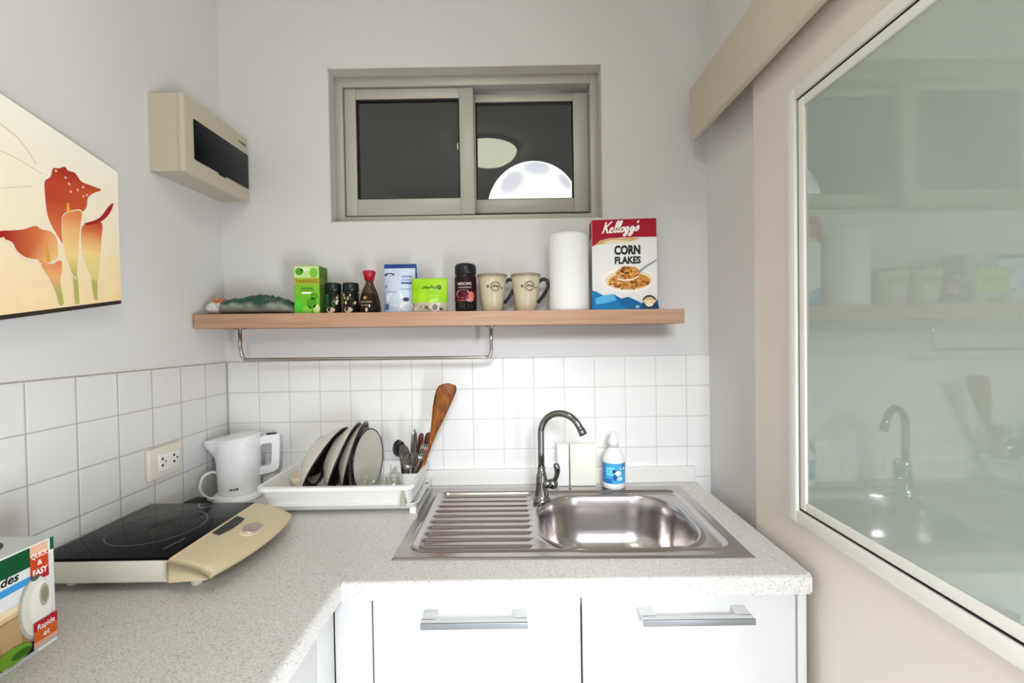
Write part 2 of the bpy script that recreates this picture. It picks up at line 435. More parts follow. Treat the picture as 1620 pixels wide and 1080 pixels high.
# ceiling dome lamp
cl = thing('ceiling_lamp', (.79, -1.31, ZC), 'round frosted dome ceiling lamp reflected in the window panes', 'lamp')
mb = MB(); lathe(mb, [(.205, -.02), (.205, 0)], M_white, .79, -1.31, ZC, 40); mb.build('base_ring', cl)
mb = MB(); lathe(mb, [(.195, -.018), (.192, -.03), (.175, -.058), (.14, -.082), (.09, -.098), (.04, -.105), (.001, -.106)], M_dome, .79, -1.31, ZC, 40, cap=False); mb.build('dome', cl)

# ------------------------------------------------------------------ sliding door on the right
DF = 1.542; DY0, DY1 = -1.42, -.337; DZ0, DZ1 = .012, 2.05
GY0, GY1, GZ0, GZ1 = -1.20, -.487, .951, 1.866
door = thing('door_1', (1.558, -.88, 0), 'beige sliding door with large frosted glass pane', 'door', kind='structure')
mb = MB()
for a in ((GY1, DY1, DZ0, DZ1), (DY0, GY0, DZ0, DZ1), (GY0, GY1, DZ0, GZ0), (GY0, GY1, GZ1, DZ1)):
    box(mb, DF, 1.576, a[0], a[1], a[2], a[3], M_doorp)
mb.build('leaf', door)
mb = MB()
def bead(y0, y1, z0, z1, w, xf, xb, m):
    for a in ((y0, y0+w, z0, z1), (y1-w, y1, z0, z1), (y0+w, y1-w, z0, z0+w), (y0+w, y1-w, z1-w, z1)):
        box(mb, xf, xb, a[0], a[1], a[2], a[3], m, .002)
bead(GY0, GY1, GZ0, GZ1, .026, 1.531, 1.548, M_bead)
bead(GY0+.026, GY1-.026, GZ0+.026, GZ1-.026, .005, 1.5375, 1.548, M_dark)
bead(GY0+.031, GY1-.031, GZ0+.031, GZ1-.031, .018, 1.5355, 1.548, M_bead)
mb.build('glazing_bead', door)
mb = MB(); box(mb, 1.540, 1.550, GY0+.002, GY1-.002, GZ0+.002, GZ1-.002, M_dglass); mb.build('glass_pane', door, label_part='frosted green grey glass pane')
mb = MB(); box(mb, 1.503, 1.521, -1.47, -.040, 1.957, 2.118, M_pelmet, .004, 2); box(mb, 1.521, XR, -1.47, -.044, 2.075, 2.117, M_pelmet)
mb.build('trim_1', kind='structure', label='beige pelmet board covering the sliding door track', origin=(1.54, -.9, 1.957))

# ------------------------------------------------------------------ worktop
ZT, ZB = .872, .837; YF = -.580; XE = 1.523; XL = .588; YS = -.5415
def front_profile(y, s=1):
    r = .010; pts = [(y+s*.05, ZB), (y, ZB)]
    for k in range(7):
        a = R(180+15*-k); pts.append((y+s*(r+r*cos(a)), ZT-r+r*sin(a)))
    pts.append((y+s*.05, ZT)); return pts
mb = MB()
HX0, HX1, HY0, HY1 = .69, 1.43, -.478, -.072
for a in ((XL, HX0, YF+.05, 0), (HX1, XE, YF+.05, 0), (HX0, HX1, YF+.05, HY0), (HX0, HX1, HY1, 0)):
    box(mb, a[0], a[1], a[2], a[3], ZB, ZT, M_counter)
prism(mb, front_profile(YF), XL, XE-.008, M_counter, 'x')
prism(mb, [(YF+.006, ZB), (YF+.006, ZT-.006), (YF+.014, ZT-.0005), (YF+.05, ZT-.0005), (YF+.05, ZB)], XE-.008, XE, M_counter, 'x')
box(mb, 0.0, XL, YS+.0006, 0, ZB, ZT, M_counter)
wt = mb.build('worktop', label='speckled grey laminate worktop along the back wall holding the sink', cat='worktop', origin=(1.0, -.3, ZB))
mb = MB()
box(mb, .60, 1.521, -.019, 0, ZT, ZT+.050, M_upst, .003); box(mb, .0, .602, -.019, 0, ZT, ZT+.050, M_upst, .003)
mb.build('upstand', wt)
mb = MB(); n = 7
box(mb, 0, XL-.05, -2.1, YS-.0006, ZB, ZT, M_counter)
prism(mb, [(XL-(p[0]-YF), p[1]) for p in front_profile(YF)], -2.1, YS-.0006, M_counter, 'y')
mb.build('worktop', label='speckled grey laminate worktop along the left wall under the hob', cat='worktop', origin=(.3, -1.3, ZB))

# ------------------------------------------------------------------ cabinets
def handle(parent, x0, x1, z):
    mb = MB()
    box(mb, x0, x1, -.602, -.588, z-.002, z+.005, M_handle, .0012); box(mb, x0, x1, -.605, -.6005, z-.007, z+.005, M_hlip, .001)
    for x in (x0, x1-.028): box(mb, x, x+.028, -.592, -.5601, z-.002, z+.005, M_handle, .0012)
    mb.build('handle', parent, label_part='flat brushed metal bar handle')
cab = thing('base_cabinet', (1.08, -.3, .0), 'white two door base cabinet under the sink', 'cabinet')
mb = MB()
for x0, x1 in ((.640, .656), (1.484, 1.500)): box(mb, x0, x1, -.54, -.012, .1, .836, M_cab)
box(mb, .656, 1.484, -.54, -.012, .1, .116, M_cab); box(mb, .656, 1.484, -.024, -.012, .116, .80, M_cab)
box(mb, .656, 1.484, -.54, -.525, .80, .836, M_cab)
box(mb, .64, 1.50, -.50, -.485, 0, .1, M_cab)
mb.build('carcass', cab)
for x0, x1, h0, h1 in ((.6445, 1.0635, .749, .956), (1.0675, 1.4985, 1.1785, 1.394)):
    mb = MB(); box(mb, x0, x1, -.56, -.542, .105, .828, M_cab, .0015); d = mb.build('door', cab); handle(d, h0, h1, .800)
mb = MB(); box(mb, 1.502, 1.519, -.562, -.012, 0, .8365, M_cab, .001); mb.build('end_panel', cab)
mb = MB(); box(mb, .5665, .641, -.56, -.542, .0, .836, M_cab, .001); mb.build('filler_strip', cab)
cab2 = thing('base_cabinet', (.28, -1.3, 0), 'white base cabinet under the worktop along the left wall', 'cabinet')
mb = MB(); box(mb, 0.001, .545, -2.1, -.565, .1, .836, M_cab); box(mb, .001, .49, -2.1, -.565, 0, .1, M_cab); mb.build('carcass', cab2)
for y0, y1 in ((-1.08, -.64), (-1.53, -1.084), (-1.98, -1.534)):
    mb = MB(); box(mb, .547, .566, y0, y1, .105, .826, M_cab, .0015); mb.build('door', cab2)
mb = MB(); box(mb, .545, .566, -.637, -.563, 0, .836, M_cab, .001); mb.build('filler_strip', cab2)

# ------------------------------------------------------------------ sink
SX, SY = 1.060, -.2755; hw, hd = .3925, .2235
sink = thing('sink', (SX, SY, ZT), 'stainless steel sink with ribbed drainboard on the left of its bowl', 'sink')
BX0, BX1, BY0, BY1, BR = .992-SX, 1.388-SX, -.470-SY, -.126-SY, .125
def sd_rr(x, y, x0, x1, y0, y1, r):
    cx, cy = (x0+x1)/2, (y0+y1)/2; qx = abs(x-cx)-(x1-x0)/2+r; qy = abs(y-cy)-(y1-y0)/2+r
    return math.hypot(max(qx, 0), max(qy, 0))+min(max(qx, qy), 0)-r
def sst(a, b, x):
    t = max(0, min(1, (x-a)/(b-a))); return t*t*(3-2*t)
IX0, IX1, IY0, IY1 = .703-SX, 1.418-SX, -.462-SY, -.098-SY
def sink_h(x, y):
    e = min(hw-abs(x), hd-abs(y)); z = .0005+.0035*sst(0, .005, e)
    d = sd_rr(x, y, IX0, IX1, IY0, IY1, .03)
    z += .0035*math.exp(-((d-.004)/.005)**2)           # raised bead round the pressed field
    z -= .0045*sst(.0, -.008, d)
    u0, u1 = .712-SX, .978-SX
    if u0-.02 < x < u1+.02 and IY0+.008 < y < IY1-.004:
        k = sst(u0-.004, u0+.014, x)*sst(u1+.004, u1-.014, x)
        ph = (y-(IY0+.012))/.0345
        z += .0052*k*math.exp(-(((ph % 1)-.5)/.19)**2)
        z -= .0025*k
    z += .003*math.exp(-(sd_rr(x, y, BX0, BX1, BY0, BY1, BR)/.006)**2)
    return z
mb = MB(); nx, ny = 330, 200; vs = []; idx = {}; fs = []
for j in range(ny+1):
    for i in range(nx+1):
        x = -hw+2*hw*i/nx; y = -hd+2*hd*j/ny; vs.append((x, y, sink_h(x, y)))
for j in range(ny):
    for i in range(nx):
        x = -hw+2*hw*(i+.5)/nx; y = -hd+2*hd*(j+.5)/ny
        if sd_rr(x, y, BX0, BX1, BY0, BY1, BR) > -.001:
            a = j*(nx+1)+i; fs.append([a, a+1, a+nx+2, a+nx+1])
T = Matrix.Translation((SX, SY, ZT))
mb.add(vs, fs, M_steel, None, True, T); mb.build('drainboard', sink)
mb = MB(); loops = []
for off, z in ((.004, .002), (.002, .0045), (-.001, .005), (-.005, .002), (-.009, -.008), (-.013, -.04), (-.018, -.09), (-.026, -.12), (-.042, -.142), (-.068, -.152), (-.10, -.154)):
    o = -off; r = max(.03, BR-o*.55)
    loops.append([(a, b, z) for a, b in rrect(BX0+o, BX1-o, BY0+o, BY1-o, r, 14)])
loft(mb, loops, M_steel, cap0=False, M=T); bw = mb.build('basin', sink)
mb = MB(); lathe(mb, [(.044, -.153), (.044, -.150), (.038, -.149), (.034, -.156), (.001, -.157)], M_chrome, 1.19+0, -.29, ZT, 28, cap=False); mb.build('drain', bw)
sink.rotation_euler[2] = R(-.9)

# ------------------------------------------------------------------ faucet
fx, fy, fz = 1.013, -.168, ZT+.0046
fa = thing('faucet', (fx, fy, fz), 'chrome gooseneck faucet at the back left corner of the sink bowl', 'faucet')
T = Matrix.Translation((fx, fy, fz))
mb = MB(); lathe(mb, [(.026, 0), (.026, .004), (.022, .008), (.019, .02), (.0165, .05), (.016, .07), (.014, .078), (.0115, .086), (.0115, .098), (.008, .1)], M_chrome, M=T, seg=24); mb.build('body', fa)
mb = MB(); az = R(-28); d = V((cos(az), sin(az), 0)); pts = [(0, 0, .095), (0, 0, .14), (0, 0, .188)]
rad = .062
for k in range(0, 13):
    a = R(180-150*k/12); pts.append(d*(rad+rad*cos(a))+V((0, 0, .195+rad*sin(a))))
e = V(pts[-1]); pts.append(e+(d*.5+V((0, 0, -.87)))*.022)
tube(mb, [V(p)+V((fx, fy, fz)) for p in pts], [.0095]*(len(pts)-2)+[.0098, .0095], M_chrome, 16)
tube(mb, [V((fx, fy, fz))+e+(d*.5+V((0, 0, -.87)))*.010, V((fx, fy, fz))+e+(d*.5+V((0, 0, -.87)))*.028], .0112, M_chrome, 16)
mb.build('spout', fa)
mb = MB(); tube(mb, [(fx, fy, fz+.048), (fx+.03, fy-.012, fz+.052)], [.013, .013], M_chrome, 16)
lathe(mb, [(.015*sin(R(a))+.0003, -.015*cos(R(a))) for a in range(0, 181, 15)], M_chrome, fx+.031, fy-.012, fz+.052, 20, cap=False)
tube(mb, curve([(fx+.033, fy-.013, fz+.058), (fx+.042, fy-.018, fz+.075), (fx+.044, fy-.02, fz+.095), (fx+.040, fy-.02, fz+.112)], 12), [.006, .006, .0062, .0064, .0066, .007, .0075, .008, .0085, .009, .009, .0085, .006][:13], M_chrome, 12)
mb.build('lever', fa)

# cream box, slim white box and bottle on the ledge behind the bowl
zl = ZT+.004
mb = MB(); box(mb, 1.1115, 1.194, -.052, -.0235, zl, zl+.133, M_cream, .003)
mb.build('soap_box', label='upright cream box standing behind the sink beside the blue labelled bottle', cat='box')
mb = MB(); box(mb, 1.071, 1.108, -.050, -.024, zl, zl+.134, M_white, .002)
mb.build('slim_box', label='slim white box standing between the faucet and the cream box', cat='box')
sb = thing('soap_bottle', (1.246, -.062, zl), 'small white bottle with blue label behind the sink', 'bottle')
T = Matrix.Translation((1.246, -.062, zl))
mb = MB(); lathe(mb, [(.030, 0), (.0345, .003), (.0350, .012), (.0345, .085), (.032, .098), (.024, .112), (.017, .122), (.0145, .128)], M_white, M=T, seg=32); mb.build('body', sb)
mb = MB(); lathe(mb, [(.0165, .126), (.0165, .148), (.013, .155), (.009, .168), (.006, .174)], M_white, M=T, seg=24); mb.build('cap', sb)
mb = MB(); Pw = wrap(1.246, -.062, zl, .0351)
rect(mb, Pw, -.052, .052, .020, .082, '#4fa6d8', 1, M_foil, 20)
for u0, u1, w0, w1, h in ((-.052, -.012, .020, .034, '#2f74b8'), (.02, .052, .060, .082, '#2f79bd'), (-.03, -.005, .045, .07, '#7fe0ea'), (-.052, -.034, .034, .082, '#2c86c4')):
    rect(mb, Pw, u0, u1, w0, w1, h, 2, M_foil, 6)
for a, b, rx, ry, h in ((-.012, .058, .012, .006, '#173f86'), (.006, .052, .010, .008, '#e4f3fa'), (.012, .036, .010, .006, '#bfe3f5'), (-.004, .040, .006, .010, '#1c5aa0'), (.022, .066, .012, .004, '#dff0f8')):
    ell(mb, Pw, a, b, rx, ry, h, 3, M_foil, 14)
mb.build('label', sb)

# ------------------------------------------------------------------ shelf, rail
def sz(x): return 1.4323-.0043*x
SH0, SH1, SHY = .002, 1.4395, -.15
mb = MB(); vs = []
box(mb, SH0, SH1, SHY, -.0001, 0, .0425, M_shelf, .0015)
for v in mb.v: v.z += sz(v.x)-.0425
mb.build('wall_shelf', label='long beech wood shelf on the wall below the window', cat='shelf')
mb = MB(); r = .0052
L0 = [(.107, -.1, sz(.1)-.0425), (.107, -.1, 1.335), (.1125, -.1, 1.305), (.120, -.1, 1.2955), (.135, -.1, 1.2945), (.5, -.1, 1.2925), (.84, -.1, 1.2905), (.858, -.1, 1.2905), (.866, -.1, 1.295), (.8695, -.1, 1.306), (.8705, -.1, 1.34), (.8705, -.1, sz(.87)-.0425)]
tube(mb, L0, r, M_rod, 12)
rl = mb.build('towel_rail', label='thin steel towel rail hanging under the wooden shelf', cat='rail')
for x in (.107, .8705):
    mb = MB(); lathe(mb, [(.016, -.0035), (.016, 0)], M_rod, x, -.1, sz(x)-.0425, 20); mb.build('mounting_plate', rl)

# ------------------------------------------------------------------ things on the shelf
# plastic bag of dried greens
bx = .175
bg = thing('food_bag', (bx, -.13, sz(bx)), 'crinkled clear plastic bag of dark green leaves lying at the left end of the shelf', 'bag')
def lump(x0, x1, y, ry, rz, z0, seed, amp, n=56, k=28):
    vs = []; fs = []
    for i in range(n+1):
        t = i/n; x = x0+(x1-x0)*t; e = (1-abs(2*t-1)**3.2)**.5 if 0 < t < 1 else .02
        for j in range(k):
            a = 2*pi*j/k; p = V((x, y+ry*e*cos(a), z0+rz*e*(1+sin(a))*.5))
            q = noise.noise(V((p.x*38+seed, p.y*38, p.z*45)))+.6*noise.noise(V((p.x*95+seed, p.y*95, p.z*95)))
            p.z = max(z0+.0006, p.z+amp*q*(.15+sin(a)*.85 if sin(a) > 0 else .1)); p.y += amp*.6*q*cos(a)
            vs.append(p)
    for i in range(n):
        for j in range(k):
            j2 = (j+1) % k; fs.append([i*k+j, (i+1)*k+j, (i+1)*k+j2, i*k+j2])
    fs.append(list(range(k))); fs.append([n*k+j for j in range(k)][::-1])
    return vs, fs
z0 = sz(.17)+.0006
G1, G2, G3, G4 = lin('#123a2c'), lin('#1f5a45'), lin('#70756a'), lin('#a3a799')
def bagcol(p):
    q = noise.noise(p*60)*.5+.5; h = (p.z-z0)/.05 + .35*noise.noise(V((p.x*25, 3, 7)))
    return mixc(mixc(G3, G4, q*1.3-.2), mixc(G1, G2, q), (h-.42)*5)
mb = MB(); vs, fs = lump(.072, .302, -.13, .058, .05, z0, 3.1, .013)
mb.add(vs, fs, M_foil, bagcol, True); mb.build('leaf_filling', bg)
W1, W2, O1 = lin('#e4e2df'), lin('#a9a7a4'), lin('#c0562c')
mb = MB(); vs, fs = lump(.040, .098, -.135, .033, .040, z0, 8.4, .013, 28, 22)
mb.add(vs, fs, M_foil, lambda p: mixc(W2, W1, noise.noise(p*90)+.6), True); mb.build('knotted_end', bg, label_part='whitish twisted end of the bag')
mb = MB(); vs, fs = lump(.062, .094, -.145, .016, .020, z0+.030, 5.5, .006, 16, 14)
mb.add(vs, fs, M_foil, lambda p: mixc(O1, lin('#e8d3c0'), noise.noise(p*120)*1.2), True); mb.build('sticker', bg, label_part='orange red sticker on the bag')

# green tea carton
x0, x1, y0, y1, h = .3035, .377, -.158, -.100, .1385; zz = sz(.34)+.0002
mb = MB(); box(mb, x0, x1, y0, y1, zz, zz+h, M_print, .0012, 2, lin('#7dbb2e'))
P = flat((x0, y0, zz), (1, 0, 0), (0, 0, 1)); w = x1-x0
rect(mb, P, 0.001, w-.001, .090, h-.001, '#bfe09a'); rect(mb, P, .001, w-.001, .001, .052, '#6db92a')
for cu, cw, ru, rw, c in ((.016, .122, .012, .010, '#4f9a26'), (.058, .118, .012, .014, '#7cc23e'), (.034, .128, .014, .006, '#d9efc0'), (.012, .020, .012, .018, '#54cf3d'), (.05, .030, .014, .016, '#4d9c1f'), (.036, .012, .014, .010, '#8fd94a'), (.064, .014, .010, .012, '#d5ec9d'), (.058, .05, .012, .010, '#4f9f1d')):
    ell(mb, P, cu, cw, ru, rw, c, 2)
rect(mb, P, .001, w-.001, .084, .104, '#a8b53a', 2)
text(mb, P, 'TWININGS', w/2, .0885, .0155, '#8c3b12', 3, width=w*.9, off=.01)
rect(mb, P, .02, .055, .071, .075, '#3f7f22', 3); rect(mb, P, .022, .050, .057, .063, '#eaf6d8', 3); scribble(mb, P, .018, .066, .04, .003, 6, .0006, '#2f6f18', 3, None, 4)
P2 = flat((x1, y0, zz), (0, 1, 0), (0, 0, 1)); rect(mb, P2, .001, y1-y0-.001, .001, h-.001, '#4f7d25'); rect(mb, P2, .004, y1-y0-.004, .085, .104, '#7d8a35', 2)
mb.build('tea_carton', label='green tea carton standing right of the bag of leaves', cat='carton')

# spice jars
def spice_jar(cx, cy, lab, leafc, seed):
    zz = sz(cx); t = thing('spice_jar', (cx, cy, zz), lab, 'jar', 'small spice jars with black lids'); T = Matrix.Translation((cx, cy, zz)); rr = random.Random(seed)
    mb = MB(); lathe(mb, [(.020, 0), (.0225, .002), (.0228, .008), (.0228, .060), (.021, .064), (.0195, .066)], mat('dark_spice_glass', '#1b120c', .1), M=T, seg=28); mb.build('glass_body', t)
    mb = MB(); lathe(mb, [(.0222, .064), (.0232, .066), (.0232, .086), (.0215, .0895), (.001, .0895)], mat('black_green_lid', '#0b1a18', .25), M=T, seg=28); mb.build('lid', t)
    mb = MB(); Pw = wrap(cx, cy, zz, .0229)
    rect(mb, Pw, -.032, .032, .012, .058, '#171410', 1, None, 14); rect(mb, Pw, -.028, -.006, .016, .056, leafc, 2, None, 6)
    for _ in range(16):
        ell(mb, Pw, rr.uniform(-.022, .022), rr.uniform(.018, .054), rr.uniform(.0015, .004), rr.uniform(.002, .006), rr.choice(['#d8cfae', '#a48a55', '#5d2219', '#e9e2cc', '#2e5e31']), 3, None, 10)
    ell(mb, Pw, -.001, .010, .013, .008, '#dcc9ae', 3, None, 14)
    mb.build('label', t); return t
spice_jar(.4085, -.135, 'spice jar with black lid and green label, beside the tea carton', '#16663a', 2)
spice_jar(.4600, -.135, 'spice jar with black lid and brown label, beside the soy sauce bottle', '#3d2a1a', 5)

# soy sauce bottle
cx, cy = .517, -.14; zz = sz(cx)
t = thing('sauce_bottle', (cx, cy, zz), 'soy sauce bottle with red cap between a spice jar and the white pouch', 'bottle'); T = Matrix.Translation((cx, cy, zz))
mb = MB(); lathe(mb, [(.027, 0), (.0305, .003), (.031, .012), (.029, .03), (.0245, .052), (.0238, .055)], M_soy, M=T, seg=32); mb.build('filled_body', t)
mb = MB(); lathe(mb, [(.0238, .055), (.018, .072), (.0125, .085), (.0105, .093), (.0105, .1)], mat('brown_tinted_glass', '#4a2f1e', .05), M=T, seg=32); mb.build('neck', t)
mb = MB(); lathe(mb, [(.013, .096), (.0165, .112), (.0185, .118), (.0185, .122), (.016, .1245), (.001, .1245)], mat('red_cap', '#b01626', .3), M=T, seg=28); mb.build('cap', t)
mb = MB(); Pw = lambda u, w, l=1: V((cx+(.0312-max(0, w-.012)*.14+.0004*l)*cos(-pi/2+u/.03), cy+(.0312-max(0, w-.012)*.14+.0004*l)*sin(-pi/2+u/.03), zz+w))
text(mb, Pw, 'kikkoman', -.004, .030, .008, '#d8c49a', 2, width=.036); text(mb, Pw, 'SOY SAUCE', -.004, .020, .006, '#cdb88c', 2, width=.03)
ell(mb, Pw, -.006, .044, .006, .005, '#b98a4e', 2, None, 12); rect(mb, Pw, -.003, .003, .004, .014, '#e0d6c2', 2)
mb.build('lettering', t)

# pouches
def pouch(name, x0, x1, y, h, depth, lab, colr, top, deco_fn, parts=()):
    cx = (x0+x1)/2; zz = sz(cx)+.0004; t = thing(name, (cx, y, zz), lab, 'pouch'); w = x1-x0
    mb = MB(); nx, nz = 20, 24
    def S(u, v, side):
        e = (1-(abs(2*u-1))**4)*(1-(v**3))*(.55+.45*(1-abs(2*u-1)))
        th = depth*.5*max(e, .03) + .0018*noise.noise(V((u*5+x0*9, v*7, side)))*(1 if .04 < v < .93 else 0)
        zb = h*v; return V((x0+w*u, y+side*th, zz+zb))
    vs = []; fs = []; cs = []
    for s in (-1, 1):
        b = len(vs)
        for j in range(nz+1):
            for i in range(nx+1): vs.append(S(i/nx, j/nz, s))
        for j in range(nz):
            for i in range(nx):
                a = b+j*(nx+1)+i; q = [a, a+1, a+nx+2, a+nx+1]; fs.append(q if s < 0 else q[::-1])
    B = (nx+1)*(nz+1)
    for i in range(nx): fs.append([i, B+i, B+i+1, i+1]); k = nz*(nx+1)+i; fs.append([k, k+1, B+k+1, B+k])
    for j in range(nz):
        a = j*(nx+1); fs.append([a, a+nx+1, B+a+nx+1, B+a]); a += nx; fs.append([a, B+a, B+a+nx+1, a+nx+1])
    mb.add(vs, fs, M_foil, colr if callable(colr) else lin(colr), True)
    mb.build('bag', t)
    P = lambda u, w_, l=1: S(min(1, max(0, u/w)), min(1, max(0, w_/h)), -1)+V((0, -.0005*l, 0))
    mb = MB(); deco_fn(mb, P, w, h); mb.build('printed_front', t)
    return t
def grid_rect(mb, P, u0, u1, w0, w1, h, l, nu=6, nw=4):
    for i in range(nu):
        for j in range(nw):
            a, b = u0+(u1-u0)*i/nu, u0+(u1-u0)*(i+1)/nu; c, d = w0+(w1-w0)*j/nw, w0+(w1-w0)*(j+1)/nw
            deco(mb, P, [(a, c), (b, c), (b, d), (a, d)], h, l, M_foil)
def blue_front(mb, P, w, h):
    grid_rect(mb, P, .002, w-.002, h-.014, h-.001, '#1f3f86', 1, 10, 2)
    grid_rect(mb, P, w-.006, w-.001, .04, h-.014, '#2d4f97', 1, 1, 6)
    ell(mb, P, .019, h-.033, .017, .005, '#22345f', 1, M_foil)
    for a, b, c, d, col in ((.056, .088, .105, .112, '#8ea6cf'), (.056, .090, .095, .101, '#98aed6'), (.056, .086, .086, .091, '#2b4a86'), (.004, .018, .010, .028, '#5d83bb'), (.006, .012, .075, .085, '#7f8fb5'), (.01, .045, .06, .066, '#aebfdf'), (.055, .085, .068, .072, '#9db2d8')):
        grid_rect(mb, P, a, b, c, d, col, 1, 4, 2)
    ell(mb, P, .070, .040, .009, .006, '#1a2a52', 1, M_foil); ell(mb, P, .035, .045, .026, .024, '#f3f5fa', 1, M_foil); ell(mb, P, .07, .02, .018, .012, '#eef2f8', 1, M_foil)
pouch('milk_powder_pouch', .552, .6535, -.112, .148, .05, 'tall white and blue foil pouch behind the low green pouch', '#cbd8ea', None, blue_front)
def green_front(mb, P, w, h):
    scribble(mb, P, w*.30, h*.70, .045, .008, 6, .0011, '#2f5a12', 2, M_foil, 3)
    ell(mb, P, w*.78, h*.72, .006, .008, '#3f6d14', 2, M_foil)
    for k in range(16):
        rr = random.Random(k+40); ell(mb, P, .006+.088*k/16+rr.uniform(-.002, .002), rr.uniform(.006, .024), rr.uniform(.003, .007), rr.uniform(.002, .006), rr.choice(['#cfc4ac', '#8d8272', '#e2dac6', '#4d463c']), 2, M_foil, 12)
    ell(mb, P, w*.66, .014, .012, .013, '#d8cfba', 3, M_foil); ell(mb, P, w*.66, .014, .008, .009, '#6b6256', 4, M_foil)
GA, GB, GC_ = lin('#8cc80e'), lin('#a5d822'), lin('#b9ae98')
pouch('snack_pouch', .646, .748, -.155, .0985, .034, 'low bright green foil pouch next to the dark coffee jar', lambda p: mixc(GC_, mixc(GA, GB, noise.noise(p*40)+.5), (p.z-sz(.7)-.026+.004*noise.noise(p*80))*400), None, green_front)

# coffee jar
cx, cy = .800, -.14; zz = sz(cx)
t = thing('coffee_jar', (cx, cy, zz), 'tall dark instant coffee jar between the green pouch and the mugs', 'jar'); T = Matrix.Translation((cx, cy, zz))
mb = MB(); lathe(mb, [(.028, 0), (.031, .003), (.0315, .01), (.0312, .104), (.0295, .108), (.0285, .110)], mat('coffee_glass', '#140a08', .08), M=T, seg=36); mb.build('glass_body', t)
mb = MB(); lathe(mb, [(.0300, .109), (.0315, .111), (.0315, .132), (.028, .1395), (.02, .1415), (.001, .1415)], M_black, M=T, seg=36); mb.build('lid', t)
mb = MB(); Pw = wrap(cx, cy, zz, .0317)
rect(mb, Pw, -.045, .045, .030, .100, '#2a0e10', 1, None, 16); rect(mb, Pw, -.045, .045, .030, .062, '#5a1119', 2, None, 16)
text(mb, Pw, 'NESCAFE', -.001, .077, .0105, '#e9e6e2', 3, width=.042, off=.01); rect(mb, Pw, -.02, .02, .068, .072, '#8b8480', 3, None, 6)
ell(mb, Pw, -.006, .052, .020, .012, '#d8b0a8', 3, None, 20); ell(mb, Pw, -.006, .052, .017, .010, '#43080f', 4, None, 20)
ell(mb, Pw, .019, .045, .009, .013, '#d2705f', 5, None, 14); ell(mb, Pw, .014, .034, .011, .005, '#cf9b8d', 5, None, 14); rect(mb, Pw, -.02, .01, .032, .034, '#9b6d66', 4, None, 5)
mb.build('label', t)

# mugs
def mug(cx, cy, lab):
    zz = sz(cx); t = thing('mug', (cx, cy, zz), lab, 'mug', 'cream mugs on the shelf'); T = Matrix.Translation((cx, cy, zz))
    cr = lin('#c6ba9f'); rim = lin('#8f8470'); inn = lin('#bdb196')
    mb = MB(); lathe(mb, [(.027, 0), (.029, .002), (.0325, .025), (.0375, .06), (.041, .085), (.0425, .1)], M_paint, M=T, seg=36, col=cr)
    lathe(mb, [(.0425, .1), (.0442, .106), (.0435, .1085), (.0412, .108)], M_paint, M=T, seg=36, col=rim, cap=False)
    lathe(mb, [(.0412, .108), (.039, .095), (.035, .06), (.028, .012), (.001, .010)], M_paint, M=T, seg=36, col=inn, cap=False)
    Pw = lambda u, w, l=1: V((cx+(.030+w*.13+.0005*l)*cos(-pi/2+u/.038), cy+(.030+w*.13+.0005*l)*sin(-pi/2+u/.038), zz+w))
    ex, ez = .010, .071
    for a0 in range(0, 360, 20): ell(mb, Pw, ex+.0125*cos(R(a0)), ez+.0125*sin(R(a0)), .0024, .0017, '#6d6248', 1, M_paint, 8)
    scribble(mb, Pw, ex-.009, ez-.001, .019, .005, 4, .0009, '#3d3628', 2, M_paint, 8)
    ell(mb, Pw, -.011, ez, .0032, .0042, '#4a4231', 1, M_paint, 10); ell(mb, Pw, .031, ez-.004, .003, .003, '#4a4231', 1, M_paint, 10)
    mb.build('cup', t)
    mb = MB(); hp = curve([(cx+.039, cy, zz+.086), (cx+.050, cy-.001, zz+.094), (cx+.062, cy-.002, zz+.090), (cx+.066, cy-.002, zz+.076), (cx+.060, cy-.002, zz+.060), (cx+.048, cy-.001, zz+.041), (cx+.034, cy, zz+.025)], 30)
    tube(mb, hp, .0052, mat('black_glaze', '#0f0d0c', .15), 10); mb.build('handle', t, label_part='black curved handle')
    return t
mug(.8785, -.14, 'cream mug with black handle standing next to the dark coffee jar')
mug(.9765, -.14, 'cream mug with black handle standing next to the paper towel roll')

# paper towel roll
cx, cy = 1.105, -.12; zz = sz(cx)
t = thing('paper_towel_roll', (cx, cy, zz), 'upright white paper towel roll beside the cereal box', 'paper towel'); T = Matrix.Translation((cx, cy, zz))
mb = MB(); lathe(mb, [(.056, 0), (.0585, .003), (.059, .01), (.059, .215), (.0565, .2235), (.05, .2265), (.022, .2265)], M_towel, M=T, seg=48, cap=False)
lathe(mb, [(.022, .2265), (.022, .01)], M_towel, M=T, seg=24, cap=False); mb.build('roll', t)
mb = MB(); lathe(mb, [(.0215, .002), (.0215, .226), (.0195, .226), (.0195, .002)], mat('cardboard', '#a98f6d', .8), M=T, seg=24, cap=False); mb.build('cardboard_core', t)

# cereal box
x0, x1, y0, y1, h = 1.170, 1.3525, -.170, -.112, .2605; zz = sz(1.26)+.0008
mb = MB(); box(mb, x0, x1, y0, y1, zz, zz+h, M_print, .001, 2, lin('#ece9e6'))
w = x1-x0; P = flat((x0, y0, zz), (1, 0, 0), (0, 0, 1)); s = w/620          # crop units: 620 wide
def q(px, py): return ((px-125)*s, h-(py-95)*(h/910))
def qp(L): return [q(*p) for p in L]
deco(mb, P, qp([(128, 98), (742, 98), (742, 282), (520, 278), (300, 284), (200, 310), (160, 345), (128, 362)]), '#a50d25', 1)
deco(mb, P, qp([(160, 350), (200, 305), (300, 280), (420, 292), (500, 276), (590, 296), (500, 318), (380, 330), (250, 335)]), '#d6a671', 2)
deco(mb, P, qp([(230, 322), (320, 300), (430, 310), (500, 296), (420, 328), (300, 336)]), '#f0dcb8', 3)
